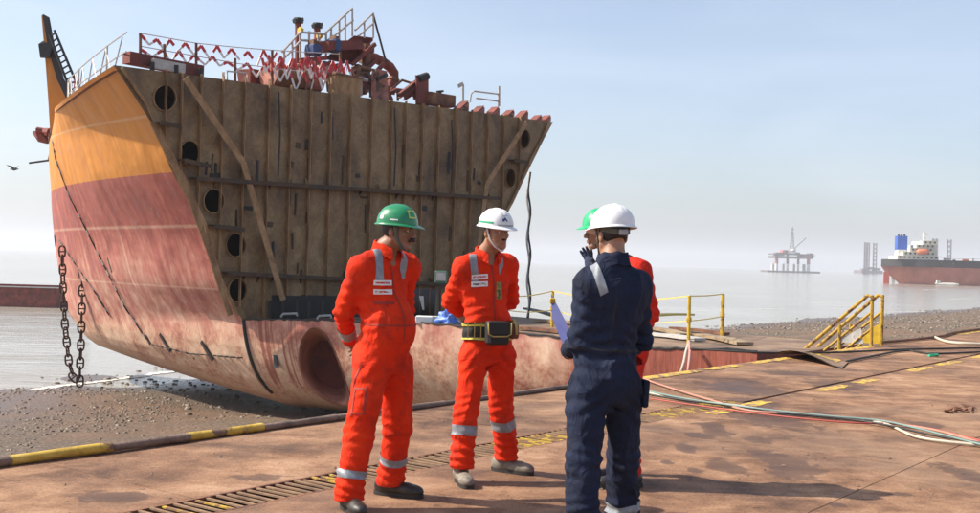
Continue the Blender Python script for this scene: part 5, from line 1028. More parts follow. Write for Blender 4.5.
class Field:
    """distance field on a grid; solids are blended in, then a surface is pulled through it"""
    def __init__(s, lo, hi, h):
        s.h = h; s.lo = np.array(lo, np.float32); n = np.ceil((np.array(hi) - s.lo) / h).astype(int) + 1
        s.ax = [s.lo[i] + h * np.arange(n[i], dtype=np.float32) for i in range(3)]; s.D = np.full(tuple(n), 0.5, np.float32)
    def sub(s, lo, hi):
        sl = []
        for i in range(3):
            a = max(0, int((lo[i] - s.lo[i]) / s.h)); b = min(len(s.ax[i]), int((hi[i] - s.lo[i]) / s.h) + 2); sl.append(slice(a, max(a, b)))
        return tuple(sl), (s.ax[0][sl[0]][:, None, None], s.ax[1][sl[1]][None, :, None], s.ax[2][sl[2]][None, None, :])
    def join(s, sl, d, k, mode):
        a = s.D[sl]
        if mode == 'cut': d = -d; h = np.clip(.5 - .5 * (a - d) / k, 0, 1); s.D[sl] = a * (1 - h) + d * h + k * h * (1 - h); return
        h = np.clip(.5 + .5 * (a - d) / k, 0, 1); s.D[sl] = a * (1 - h) + d * h - k * h * (1 - h)
    def cone(s, a, b, ra, rb, k=.03, mode='add'):
        a = np.array(a, np.float32); b = np.array(b, np.float32); m = max(ra, rb) + k + .03; sl, (X, Y, Z) = s.sub(np.minimum(a, b) - m, np.maximum(a, b) + m); ba = b - a; L = float(ba @ ba) + 1e-9
        t = np.clip(((X - a[0]) * ba[0] + (Y - a[1]) * ba[1] + (Z - a[2]) * ba[2]) / L, 0, 1)
        d = np.sqrt((X - a[0] - ba[0] * t) ** 2 + (Y - a[1] - ba[1] * t) ** 2 + (Z - a[2] - ba[2] * t) ** 2) - (ra + (rb - ra) * t); s.join(sl, d, k, mode)
    def ell(s, c, axes, r, k=.03, mode='add'):
        c = np.array(c, np.float32); A = np.array(axes, np.float32); m = max(r) + k + .03; sl, (X, Y, Z) = s.sub(c - m, c + m); X = X - c[0]; Y = Y - c[1]; Z = Z - c[2]; k0 = 0; k1 = 0
        for i in range(3):
            q = X * A[i][0] + Y * A[i][1] + Z * A[i][2]; k0 = k0 + (q / r[i]) ** 2; k1 = k1 + (q / r[i] ** 2) ** 2
        k0 = np.sqrt(k0); s.join(sl, k0 * (k0 - 1) / (np.sqrt(k1) + 1e-6), k, mode)
    def below(s, z0, region=None):      # cut away everything under height z0
        s.D = np.maximum(s.D, (z0 - s.ax[2])[None, None, :])
    def plane(s, c, n, lo=None, hi=None):     # keep the side against n
        c = np.array(c); n = np.array(n); sl, (X, Y, Z) = s.sub(lo if lo is not None else s.lo, hi if hi is not None else s.lo + 9); s.D[sl] = np.maximum(s.D[sl], (X - c[0]) * n[0] + (Y - c[1]) * n[1] + (Z - c[2]) * n[2])
    def displace(s, fn, band=.035):
        I = np.nonzero(np.abs(s.D) < band); s.D[I] -= fn(s.ax[0][I[0]], s.ax[1][I[1]], s.ax[2][I[2]]).astype(np.float32)
    def mesh(s):
        D = s.D; occ = D < 0; nx, ny, nz = D.shape; c = np.zeros((nx - 1, ny - 1, nz - 1), np.int8)
        for i in (0, 1):
            for j in (0, 1):
                for k in (0, 1): c += occ[i:nx - 1 + i, j:ny - 1 + j, k:nz - 1 + k]
        I, J, K = np.nonzero((c > 0) & (c < 8)); idx = np.full(c.shape, -1, np.int32); idx[I, J, K] = np.arange(len(I)); acc = np.zeros((len(I), 3)); cnt = np.zeros(len(I))
        cor = [(0, 0, 0), (1, 0, 0), (0, 1, 0), (1, 1, 0), (0, 0, 1), (1, 0, 1), (0, 1, 1), (1, 1, 1)]
        for a in range(8):
            for b in range(a + 1, 8):
                if bin(a ^ b).count('1') != 1: continue
                A, B = cor[a], cor[b]; da = D[I + A[0], J + A[1], K + A[2]]; db = D[I + B[0], J + B[1], K + B[2]]; m = (da < 0) != (db < 0); t = np.where(m, da / np.where(m, da - db, 1), 0)
                for q in range(3): acc[:, q] += np.where(m, A[q] + (B[q] - A[q]) * t, 0)
                cnt += m
        V = (np.stack((I, J, K), 1) + acc / cnt[:, None]) * s.h + s.lo; Fs = []
        for ax in range(3):
            o = [slice(1, -1)] * 3; o[ax] = slice(0, -1); o2 = list(o); o2[ax] = slice(1, None)
            A = occ[tuple(o)]; B = occ[tuple(o2)]; i, j, k = np.nonzero(A != B); flip = A[i, j, k]; base = np.stack((i, j, k), 1); u, v = [(1, 2), (2, 0), (0, 1)][ax]
            for q in range(3):
                if q != ax: base[:, q] += 1
            def cell(du, dv):
                p = base.copy(); p[:, u] -= du; p[:, v] -= dv; return idx[p[:, 0], p[:, 1], p[:, 2]]
            q = np.stack((cell(1, 1), cell(0, 1), cell(0, 0), cell(1, 0)), 1); q[~flip] = q[~flip][:, ::-1]; Fs.append(q)
        F_ = np.concatenate(Fs); F_ = F_[(F_ >= 0).all(1)]; return V, F_
def cloth_mat(name, c1, c2, c3, rough=.85):
    m, nt, b = new_mat(name); p = coords(nt, kind='obj'); a = noise(nt, p, 5, 6, .6); f = noise(nt, p, 160, 3, .6); d = noise(nt, coords(nt, (1, 1, .45), kind='obj'), 16, 6, .7, .6)
    cc = ramp(nt, math_(nt, 'ADD', math_(nt, 'MULTIPLY', a, .7), math_(nt, 'MULTIPLY', f, .3)), [(.3, c1), (.5, c2), (.7, c3)]); gr = noise(nt, p, 7, 7, .7, .5); cc = mixc(nt, ramp(nt, gr, [(.47, 0.0), (.66, .5)]), cc, tuple(x * .35 + .014 for x in c1)); nt.links.new(cc, b.inputs['Base Color']); b.inputs['Roughness'].default_value = rough; b.inputs['Specular IOR Level'].default_value = .2
    rg = math_(nt, 'POWER', math_(nt, 'SUBTRACT', 1.0, math_(nt, 'ABSOLUTE', math_(nt, 'SUBTRACT', math_(nt, 'MULTIPLY', noise(nt, coords(nt, (1, 1, .7), kind='obj'), 9, 3, .5, 1.2), 2.0), 1.0))), 5.0); n0 = bump(nt, rg, .34, .013); n1 = bump(nt, d, .45, .010, n0); nt.links.new(bump(nt, f, .25, .002, n1), b.inputs['Normal']); return m
M['hiviz'] = cloth_mat('orange_coverall_cloth', (.56, .020, .003), (.70, .030, .004), (.76, .045, .006)); M['red_cloth'] = cloth_mat('red_coverall_cloth', (.50, .016, .008), (.62, .024, .010), (.68, .035, .012)); M['navy'] = cloth_mat('navy_coverall_cloth', (.008, .012, .029), (.012, .018, .042), (.019, .027, .060))
def skin_mat(name, c):
    m, nt, b = new_mat(name); p = coords(nt, kind='obj'); nt.links.new(ramp(nt, noise(nt, p, 22, 5, .6), [(.3, tuple(x * .75 for x in c)), (.7, tuple(x * 1.15 for x in c))]), b.inputs['Base Color']); b.inputs['Roughness'].default_value = .5; b.inputs['Subsurface Weight'].default_value = .06; b.inputs['Subsurface Radius'].default_value = (.01, .004, .002); nt.links.new(bump(nt, noise(nt, p, 180, 3), .2, .002), b.inputs['Normal']); return m
M['skin_a'] = skin_mat('skin_dark', (.26, .12, .07)); M['skin_b'] = skin_mat('skin_brown', (.33, .165, .098)); M['skin_c'] = skin_mat('skin_tan', (.36, .185, .115))
M['glove_k'] = plain('black_glove', (.014, .014, .016), .7); M['glove_b'] = plain('navy_glove', (.018, .032, .075), .75); M['hair'] = plain('black_hair', (.010, .009, .009), .6); M['reflect'] = gen('reflective_tape', [(.3, (.16, .175, .20)), (.7, (.29, .31, .34))], 30, rough=(.3, .5), bmp=.15, bdist=.003, kind='obj')
M['tagw'] = plain('name_tag_white', (.78, .76, .74), .6); M['eye_w'] = plain('eye_white', (.6, .57, .53), .3); M['eye_k'] = plain('eye_dark', (.01, .008, .007), .2); M['strap'] = plain('strap_webbing', (.10, .095, .075), .8); M['strap_w'] = plain('strap_white', (.62, .60, .56), .7); M['shoe_k'] = gen('black_boot', [(.3, (.012, .011, .011)), (.7, (.04, .036, .032))], 12, rough=(.3, .6), kind='obj'); M['shoe_g'] = gen('dusty_shoe', [(.3, (.10, .085, .065)), (.5, (.20, .175, .14)), (.7, (.30, .27, .22))], 12, kind='obj'); M['sole'] = plain('rubber_sole', (.025, .022, .02), .8); M['zip'] = plain('zip_seam', (.30, .018, .006), .7); M['seam_n'] = plain('navy_seam', (.006, .008, .02), .8)
def helmet_mat(name, c):
    m, nt, b = new_mat(name); p = coords(nt, kind='obj'); nt.links.new(ramp(nt, noise(nt, p, 9, 6, .65), [(.3, tuple(x * .86 for x in c)), (.6, c)]), b.inputs['Base Color']); nt.links.new(ramp(nt, noise(nt, p, 30, 5), [(.3, .22), (.7, .45)]), b.inputs['Roughness']); b.inputs['Coat Weight'].default_value = .15; return m
M['hat_g'] = helmet_mat('green_shell', (.012, .21, .085)); M['hat_g2'] = helmet_mat('bright_green_shell', (.02, .42, .16)); M['hat_w'] = helmet_mat('white_shell', (.78, .78, .79))
M['badge_y'] = plain('badge_yellow', (.66, .60, .10), .5); M['badge_d'] = plain('badge_blue', (.02, .05, .17), .5); M['badge_g'] = plain('band_green', (.015, .30, .15), .5); M['dim_g'] = plain('grey_trim', (.33, .33, .35), .5)
def unit(v): v = np.array(v, float); return v / np.linalg.norm(v)
class Head:
    def __init__(s, c, f, tilt=0.0, sc=.93, roll=0.0):
        s.c = np.array(c, float); s.f = unit((f[0], f[1], math.tan(tilt))); r = unit(np.cross(s.f, (0, 0, 1))); s.r = r; s.u = np.cross(r, s.f); s.sc = sc
    def __call__(s, x, y, z): return s.c + (s.r * x + s.f * y + s.u * z) * s.sc
    @property
    def ax(s): return (s.r, s.f, s.u)
def head_shape(F_, h, nb):
    S = h.sc; E = lambda c, r, k=.012, mode='add': F_.ell(h(*c), h.ax, tuple(q * S for q in r), k, mode); C = lambda a, b, ra, rb, k=.012, mode='add': F_.cone(h(*a), h(*b), ra * S, rb * S, k, mode)
    F_.cone(h(0, -.02, -.06), nb, .054, .060, .02)
    E((0, -.012, .035), (.077, .098, .095)); E((0, .03, -.03), (.064, .064, .085), .02); E((0, .064, -.100), (.027, .022, .018), .02)
    for q in (-1, 1):
        C((q * .056, .0, -.05), (q * .024, .062, -.098), .021, .018, .02); E((q * .043, .066, -.018), (.019, .018, .018), .015); E((q * .078, -.012, -.012), (.010, .020, .032), .006); E((q * .012, .102, -.034), (.009, .010, .007), .008)
    C((-.042, .080, .024), (.042, .080, .024), .012, .012); C((0, .088, .012), (0, .114, -.028), .009, .013, .010)
    for q in (-1, 1): E((q * .032, .102, .006), (.018, .018, .012), .010, 'cut')
    E((0, .093, -.060), (.025, .011, .006), .006); E((0, .090, -.071), (.022, .012, .008), .006)
def hand_shape(F_, w, d, n, thumb, sc=1.0, curl=.9, spread=.05, fat=1.0):
    """palm and five fingers: w wrist, d direction, n palm normal (towards what is held), thumb side"""
    d = unit(d); n = unit(np.array(n) - d * (np.array(n) @ d)); s_ = np.cross(d, n); s_ = s_ if s_ @ np.array(thumb) > 0 else -s_; w = np.array(w, float)
    F_.ell(w + d * .05 * sc, (d, s_, n), (.054 * sc, .042 * sc, .017 * sc * fat), .012); F_.cone(w - d * .03, w + d * .03, .027, .026, .02)
    for i, L in enumerate((.072, .080, .074, .058)):
        off = (.030 - .020 * i) * sc; a = w + d * .088 * sc + s_ * off; dv = unit(d + s_ * (1.5 - i) * spread); p = a; ang = 0
        for k, (fr, rr) in enumerate(((.42, .0095), (.32, .0088), (.26, .0078))):
            ang += curl * (.55, .6, .45)[k]; v = dv * math.cos(ang) + n * math.sin(ang); q = p + v * L * fr * sc; F_.cone(p, q, rr * sc * fat, rr * .93 * sc * fat, .004); p = q
    a = w + d * .025 * sc + s_ * .030 * sc; b = a + (d * .6 + s_ * .65 + n * .3) * .042 * sc; c = b + (d * .85 + s_ * .1 + n * (.35 + .3 * curl)) * .034 * sc; F_.cone(a, b, .014 * sc * fat, .0115 * sc * fat, .01); F_.cone(b, c, .0115 * sc * fat, .009 * sc * fat, .006)
def hat_fn(h, az, el, bump_=0.0):      # point on a hard hat shell, az 0 = front
    x, y, z = math.cos(el) * math.sin(az), math.cos(el) * math.cos(az), math.sin(el); rx, ry, rz = .113, .130, .120
    e = .86; g = lambda q: np.sign(q) * abs(q) ** e
    px, py, pz = rx * g(x), ry * g(y), rz * (abs(z) ** .95)
    k = 1 + bump_
    if el > .2: pz += .006 * math.exp(-(px / .011) ** 2) * min(1, (el - .2) * 2) + .0035 * (math.exp(-((px - .034) / .008) ** 2) + math.exp(-((px + .034) / .008) ** 2)) * min(1, (el - .2) * 1.5)
    return h(px * k, py * k - .008, pz * k + .046)
def make_hat(root, h, mat, og):
    n = 56; rows = []
    for el in np.linspace(math.pi / 2, 0, 16): rows.append([hat_fn(h, 2 * math.pi * j / n, el) for j in range(n + 1)])
    def brim(ex, dz): return [hat_fn(h, 2 * math.pi * j / n, 0, 0) + (h.r * math.sin(2 * math.pi * j / n) + h.f * math.cos(2 * math.pi * j / n)) * (.012 + .034 * max(0, math.cos(2 * math.pi * j / n)) ** 2.2) * ex * h.sc + h.u * (dz - .010 * ex * max(0, math.cos(2 * math.pi * j / n)) ** 2) for j in range(n + 1)]
    rows += [brim(.35, -.002), brim(1.0, -.008), brim(1.0, -.013), brim(.2, -.010)]
    for el in (0.02, .4, .9, 1.4): rows.append([h.c + (hat_fn(h, 2 * math.pi * j / n, el) - h.c) * .965 for j in range(n + 1)])
    mb = MB(); mb.grid(np.array(rows)); o = mb.build('hard_hat', mat, root, smooth=60, recalc=False); return o
def hat_patch(parent, h, az0, az1, el0, el1, mat, name, off=.012, nn=6):
    g = np.array([[hat_fn(h, az0 + (az1 - az0) * i / nn, el0 + (el1 - el0) * j / nn, off) for j in range(nn + 1)] for i in range(nn + 1)]); mb = MB(); mb.grid(g); return mb.build(name, mat, parent, smooth=True, recalc=False)
def hat_poly(parent, h, pts, mat, name, off=.014): mb = MB(); mb.add([hat_fn(h, a, e, off) for a, e in pts], [tuple(range(len(pts)))]); return mb.build(name, mat, parent, recalc=False)
def submesh(root, V, Fq, planes, off, mat, name, parent=None):
    """a strip of cloth lifted from the garment's own surface between cutting planes"""
    cen = V[Fq].mean(1); keep = np.ones(len(cen), bool)
    for c, n in planes: keep &= ((cen - np.array(c)) @ unit(n)) < .012
    if not keep.any(): return None
    Fk = Fq[keep]; u, inv = np.unique(Fk, return_inverse=True); bm = bmesh.new(); vs = [bm.verts.new(V[i]) for i in u]
    for f in inv.reshape(-1, 4):
        try: bm.faces.new([vs[i] for i in f])
        except ValueError: pass
    for c, n in planes: bmesh.ops.bisect_plane(bm, geom=list(bm.verts) + list(bm.edges) + list(bm.faces), plane_co=Vector(c), plane_no=Vector(unit(n)), clear_outer=True)
    if not bm.faces: bm.free(); return None
    seen = set(); isl = []
    for f0 in bm.faces:
        if f0 in seen: continue
        st_ = [f0]; seen.add(f0); cur = []
        while st_:
            x = st_.pop(); cur.append(x)
            for ed in x.edges:
                for y in ed.link_faces:
                    if y not in seen: seen.add(y); st_.append(y)
        isl.append(cur)
    if len(isl) > 1:
        isl.sort(key=lambda q: -sum(x.calc_area() for x in q)); bmesh.ops.delete(bm, geom=[x for q in isl[1:] for x in q], context='FACES')
    bm.normal_update()
    for v in bm.verts: v.co = v.co + v.normal * off
    me = bpy.data.meshes.new(name); bm.to_mesh(me); bm.free(); return link(name, me, mat, parent or root, True)
def shoe(root, og, ank, fd, mat, L=.285, lace=True):
    fd = unit((fd[0], fd[1], 0)); sd = np.array((fd[1], -fd[0], 0)); g0 = np.array((ank[0], ank[1], 0.0)) ; a = g0 - fd * .02
    F_ = Field(g0 - .32, g0 + np.array((.32, .32, .25)), .006)
    F_.ell(a + (0, 0, .055) - fd * .035, (fd, sd, (0, 0, 1)), (.055, .040, .055), .03); F_.cone(a + (0, 0, .05), a + fd * .12 + (0, 0, .045), .042, .040, .03); F_.ell(a + fd * .165 + (0, 0, .040), (fd, sd, (0, 0, 1)), (.075, .048, .040), .03); F_.cone(a + (0, 0, .07) - fd * .01, np.array(ank) + (0, 0, .04), .046, .050, .03)
    F_.below(.016); V, Fq = F_.mesh(); o = np_mesh('shoe', V - og, Fq, mat, root); pts = []
    for t in np.linspace(0, 2 * math.pi, 33)[:-1]:
        c_, s_ = math.cos(t), math.sin(t); w = .041 + .013 * (c_ > 0) * c_ - .006 * math.exp(-((c_ + .1) / .3) ** 2); pts.append(a + fd * (.072 + .165 * c_) + sd * w * 1.12 * (abs(s_) ** .75) * np.sign(s_))
    mb = MB(); mb.slab([(p[0], p[1]) for p in pts][::-1] if False else [(p[0], p[1]) for p in pts], .001, .026); so_ = mb.build('sole', M['sole'], o, recalc=True)
    if lace:
        for k in range(4):
            c = a + fd * (.035 + .026 * k) + (0, 0, .103 - .011 * k); mb = MB(); mb.tube([c - sd * .022, c + (0, 0, .006), c + sd * .022], .004, 5); mb.build('lace', M['strap'], o)
    return o
def person(label, J, fwd, headf, tilt, mats, belly=.0, sleeve=.92, res=.0062, look=None, hands=None, seed=0, folds=.82, bulk=1.0):
    """J: joints in the world. mats: cloth, skin, shoe, hat. returns root and helpers"""
    fz = min(J['Rank'][2], J['Lank'][2]); base = (J['Rank'] + J['Lank']) / 2; og = np.array((base[0], base[1], 0.0)); root = thing('person', label, 'person', og)
    f = unit((fwd[0], fwd[1], 0)); r = np.array((f[1], -f[0], 0)); u = np.array((0, 0, 1.0)); up = unit(J['neck'] - J['pelvis']); A = (r, f, up)
    allp = np.array(list(J.values())); lo = allp.min(0) - .30; hi = allp.max(0) + .34; lo[2] = -.02
    h = Head(J['head'], headf, tilt)
    # --- garment
    F_ = Field(lo, hi, res); chest = J['chest']; pel = J['pelvis']; bl = (chest * .42 + pel * .58); B = bulk
    F_.ell(chest + up * .02, A, (.178 * B, .118 * B, .20), .05); F_.ell(chest + up * .09 - f * .02, A, (.185 * B, .10 * B, .11), .05); F_.ell(bl + f * (.02 + belly * .6), A, (.168 * B, .120 * B + belly * .7, .19), .06); F_.ell(pel, A, (.172 * B, .128 * B + belly * .25, .15), .06); F_.ell(pel - f * .05 - up * .03, A, (.15 * B, .085 * B, .12), .05)
    nk = J['neck']
    for s_ in 'RL':
        F_.cone(nk - up * .03, J[s_ + 'sho'], .062, .074, .05); F_.cone(J[s_ + 'sho'], J[s_ + 'elb'], .073 * sleeve, .061 * sleeve, .03); F_.cone(J[s_ + 'elb'], J[s_ + 'wri'], .062 * sleeve, .047 * sleeve, .02)
        F_.cone(J[s_ + 'hip'], J[s_ + 'kne'], .104 * B, .086 * B, .045); hem = J[s_ + 'ank'] + u * (-.01); F_.cone(J[s_ + 'kne'], hem, .086 * B, .079 * B, .02); F_.cone(hem + u * .05, hem, .080 * B, .084 * B, .02)
    Wr = []
    for s_ in 'RL':
        kd = unit(J[s_ + 'ank'] - J[s_ + 'kne']); Wr += [(J[s_ + 'kne'], unit(kd + f * .25), .0075, .06, .10), (J[s_ + 'ank'] + u * .07, unit(kd + r * .25), .010, .055, .11), (J[s_ + 'hip'] - u * .05, unit(u + r * (.8 if s_ == 'R' else -.8)), .008, .07, .12)]
        ed = unit(J[s_ + 'wri'] - J[s_ + 'elb']); sd = unit(J[s_ + 'elb'] - J[s_ + 'sho']); Wr += [(J[s_ + 'elb'], unit(ed + sd), .008, .05, .09), (J[s_ + 'sho'] * .45 + J[s_ + 'elb'] * .55, unit(sd + f * .4), .006, .065, .10), (J[s_ + 'wri'] - ed * .07, ed, .005, .04, .06)]
    Wr += [(pel + up * .12, up, .008, .065, .13), (pel - up * .14, unit(up + r * .3), .008, .06, .1), (chest - up * .12 + r * .08, unit(up + r * .6), .006, .07, .12), (chest - up * .1 - r * .1, unit(up - r * .5), .006, .075, .12)]
    kz = nk[2]
    def wr(X, Y, Z):
        o = seed * 3.7; n0 = vnoise(X * 5 + 2, Y * 5 + o, Z * 5) ; n1 = vnoise(X * 9 + o + 1.5 * n0, Y * 9 + 3 + 1.5 * n0, Z * 2.9 + o + 1.6 * n0); n2 = vnoise(X * 17 + 7 + 3 * n0, Y * 17 + o, Z * 12 + 1 + 3 * n0); n3 = vnoise(X * 6 + o + 11, Y * 6, Z * 6)
        rid = (1 - np.abs(2 * n1 - 1)) ** 2.2; rid2 = (1 - np.abs(2 * n2 - 1)) ** 1.8; d = .018 * (rid - .42) + .0042 * (rid2 - .45) + .009 * (n3 - .5)
        for c, ax, am, lam, rad in Wr:
            q = ((X - c[0]) ** 2 + (Y - c[1]) ** 2 + (Z - c[2]) ** 2) / rad ** 2; m = q < 5
            if m.any():
                t = ((X - c[0]) * ax[0] + (Y - c[1]) * ax[1] + (Z - c[2]) * ax[2]) / lam; d = d + np.where(m, 1.3 * am * np.sin(6.283 * (t + 1.1 * n3 + .5 * n1)) * np.exp(-q), 0)
        return d * folds
    F_.displace(wr)
    # openings: trouser hems, cuffs, neckline
    for s_ in 'RL':
        hz = J[s_ + 'ank'][2] - .028; p = J[s_ + 'ank']; F_.plane((p[0], p[1], hz), (0, 0, -1), p - np.array((.16, .16, .30)), p + np.array((.16, .16, .02)))
        ed = unit(J[s_ + 'wri'] - J[s_ + 'elb']); p = J[s_ + 'wri'] + ed * .012; F_.plane(p, ed, p - .09, p + .09)
    F_.cone(nk - up * .02 + f * .02, nk + up * .2, .052, .10, .01, 'cut'); F_.ell(nk + f * .085 - up * .02, A, (.030, .06, .055), .012, 'cut')
    V, Fq = F_.mesh(); gar = np_mesh('coverall', V - og, Fq, mats['cloth'], root); Vl = V - og
    # --- body: one continuous figure from head to feet, mostly under the garment
    Bd = Field(lo, hi, .0052); head_shape(Bd, h, nk - up * .01)
    Bd.cone(nk + up * .01, nk - up * .08, .060, .075, .03); Bd.ell(chest + up * .01, A, (.13 * B, .072 * B, .16), .04); Bd.ell(bl + f * .015, A, (.12 * B, .065 * B, .17), .04); Bd.ell(pel, A, (.13 * B, .075 * B, .11), .04)
    for s_ in 'RL':
        Bd.cone(nk - up * .05, J[s_ + 'sho'], .04, .045, .03); Bd.cone(J[s_ + 'sho'], J[s_ + 'elb'], .042, .034, .03); Bd.cone(J[s_ + 'elb'], J[s_ + 'wri'], .036, .026, .02); Bd.cone(J[s_ + 'hip'], J[s_ + 'kne'], .072, .05, .03); Bd.cone(J[s_ + 'kne'], J[s_ + 'ank'], .05, .034, .02)
        hd = (hands or {}).get(s_)
        if hd: hand_shape(Bd, J[s_ + 'wri'], **hd)
        else: hand_shape(Bd, J[s_ + 'wri'], unit(J[s_ + 'wri'] - J[s_ + 'elb']), -f, u, curl=.55)
    Vb, Fb = Bd.mesh(); body = np_mesh('body', Vb - og, Fb, [mats['skin'], mats.get('hand', mats['skin'])], root)
    if 'hand' in mats:
        cen = Vb[Fb].mean(1); sel = np.zeros(len(cen), np.int32)
        for s_ in 'RL':
            ed = unit(J[s_ + 'wri'] - J[s_ + 'elb']); sel |= ((np.linalg.norm(cen - J[s_ + 'wri'], axis=1) < .24) & (((cen - J[s_ + 'wri']) @ ed) > -.03) & (np.linalg.norm(cen - J['head'], axis=1) > .19 if s_ != mats.get('raised') else np.linalg.norm(cen - J['head'], axis=1) > .135)).astype(np.int32)
        body.data.polygons.foreach_set('material_index', sel)
    # face pieces
    for q in (-1, 1):
        c = h(q * .031, .079, .006); mb = MB(); mb.tube([c - h.f * .006, c, c + h.f * .004, c + h.f * .0065], [.008, .0105, .008, .002], 10); e_ = mb.build('eye', M['eye_w'], body, smooth=True); mb = MB(); mb.tube([c + h.f * .0045, c + h.f * .0075], [.0055, .003], 8); mb.build('iris', M['eye_k'], e_)
        mb = MB(); mb.tube([h(q * .014, .094, .022), h(q * .032, .092, .028), h(q * .050, .078, .024)], [.004, .0052, .003], 6); mb.build('eyebrow', M['hair'], body, smooth=True)
    Hf = Field(h.c - .17, h.c + .17, .006); Hf.ell(h(0, -.014, .032), h.ax, (.080 * .95, .099 * .95, .098 * .95), .01); Hf.plane(h(0, .0, .055), h.u); Hf.plane(h(0, .018, 0), h.f + h.u * .25); Hf.plane(h(0, 0, -.055), -h.u - h.f * .35); Vh, Fh = Hf.mesh(); np_mesh('hair', Vh - og, Fh, M['hair'], root)
    hat = make_hat(root, h, mats['hat'], og)
    # collar
    rows = []
    for k, (dz, rr) in enumerate(((-.035, .070), (.012, .066), (.038, .071), (.040, .076), (.012, .082), (-.026, .094))):
        row = []
        for a in np.linspace(R(24), R(336), 40):
            open_ = max(0, math.cos(a)); px = math.sin(a) * rr * 1.04; py = math.cos(a) * rr * (1.0 + .25 * open_) ; z = dz - .040 * open_ ** 1.5 + .012 * max(0, -math.cos(a)) + .004 * math.sin(a * 7 + seed) ; row.append(nk + r * px + f * (py + .005) + up * z)
        rows.append(row)
    mb = MB(); mb.grid(np.array(rows)); mb.build('collar', mats['cloth'], gar, smooth=True, recalc=False)
    fmat = np.array([r, f, u])
    for s_, fd in (('R', J.get('Rfd', f)), ('L', J.get('Lfd', f))): pass
    return root, og, h, hat, gar, body, Vl, Fq, dict(f=f, r=r, u=u, up=up, A=A)
def strap_tube(root, pts, r_, mat, name): mb = MB(); mb.tube(pts, r_, 6); return mb.build(name, mat, root, smooth=True)
def band(root, og, V, Fq, a, b, t0, t1, rad, mat, name, gar, off=.004):
    ax = unit(b - a); p0 = a + (b - a) * t0 - og; p1 = a + (b - a) * t1 - og; m = (p0 + p1) / 2; e1 = unit(np.cross(ax, (.3, .9, .1))); e2 = np.cross(ax, e1)
    pl = [(p0, -ax), (p1, ax)] + [(m + s_ * e * rad, s_ * e) for e in (e1, e2) for s_ in (-1, 1)]
    return submesh(root, V, Fq, pl, off, mat, name, gar)
def front_box(root, og, V, Fq, D, c, w, hgt, mat, name, gar, off=.004, n=None, depth=.3, tilt=0.0):
    """a rectangle of the garment facing n round point c (world)"""
    n = unit(D['f'] if n is None else n); rr = unit(np.cross(n, D['up'])); upv = np.cross(rr, n); c = np.array(c) - og; ca, sa = math.cos(tilt), math.sin(tilt); rr, upv = rr * ca + upv * sa, upv * ca - rr * sa
    pl = [(c + rr * w / 2, rr), (c - rr * w / 2, -rr), (c + upv * hgt / 2, upv), (c - upv * hgt / 2, -upv), (c - n * .12, -n), (c + n * depth, n)]
    return submesh(root, V, Fq, pl, off, mat, name, gar)
def chin_strap(root, h, mat, r_=.0055):
    for q in (-1, 1): strap_tube(root, [h(q * .098, .012, .046), h(q * .082, .016, -.01), h(q * .070, .030, -.055), h(q * .048, .060, -.100), h(q * .012, .080, -.124), h(0, .081, -.127)], r_, mat, 'chin_strap')
PJ = lambda d: {k: P(*v) for k, v in d.items()}
M['print_r'] = gen('tag_print_red', [(.42, (.75, .70, .68)), (.5, (.5, .03, .03))], 60, rough=(.5, .6), bmp=0, kind='obj'); M['print_k'] = gen('tag_print_black', [(.42, (.75, .73, .70)), (.5, (.06, .04, .05))], 60, rough=(.5, .6), bmp=0, kind='obj')
# ---------------- stout man in orange, green hat
J = PJ(dict(pelvis=(382, 352, 6.50), chest=(381, 293, 6.50), neck=(386, 249, 6.50), head=(398, 231, 6.46), Rhip=(371, 368, 6.42), Rkne=(359, 434, 6.36), Rank=(350, 494, 6.30), Lhip=(396, 366, 6.57), Lkne=(397, 428, 6.64), Lank=(391, 480, 6.74),
            Rsho=(361, 269, 6.38), Relb=(343, 313, 6.46), Rwri=(350, 341, 6.66), Lsho=(408, 267, 6.62), Lelb=(404, 310, 6.82), Lwri=(372, 342, 6.74)))
ro, og, h, hat, gar, body, V, Fq, D = person('stout man in orange overalls and green hard hat, hands behind his back', J, (.74, -.67), (.95, -.31), R(-3), dict(cloth=M['hiviz'], skin=M['skin_a'], hat=M['hat_g']), belly=.055, seed=1, bulk=.98, hands={'R': dict(d=(.6, .5, -.5), n=(-.6, .6, 0), thumb=(0, 0, 1), curl=.5), 'L': dict(d=(-.7, -.1, -.5), n=(.2, .9, 0), thumb=(0, 0, 1), curl=.5)})
shoe(ro, og, J['Rank'], (.45, -.89), M['shoe_k']); shoe(ro, og, J['Lank'], (.93, -.36), M['shoe_k'])
for s_, t in (('R', .60), ('L', .50)): band(ro, og, V, Fq, J[s_ + 'kne'], J[s_ + 'ank'], t, t + .135, .13, M['reflect'], 'reflective_band', gar)
band(ro, og, V, Fq, J['Relb'], J['Rwri'], .52, .80, .075, M['reflect'], 'reflective_band', gar)
front_box(ro, og, V, Fq, D, P(377, 268, 6.4), .048, .20, M['reflect'], 'shoulder_strap', gar, n=unit((.35, -.75, .45)), depth=.2)
front_box(ro, og, V, Fq, D, P(406, 262, 6.5), .045, .16, M['reflect'], 'shoulder_strap', gar, n=unit((.8, -.35, .45)), depth=.2)
for y in (283, 292):
    t_ = front_box(ro, og, V, Fq, D, P(383.5, y, 6.35), .112, .030, M['tagw'], 'name_tag', gar, off=.005, n=(.30, -.95, 0))
    if t_: front_box(ro, og, V, Fq, D, P(383.5, y, 6.35), .090, .011, M['print_r'], 'name_print', t_, off=.0065, n=(.30, -.95, 0))
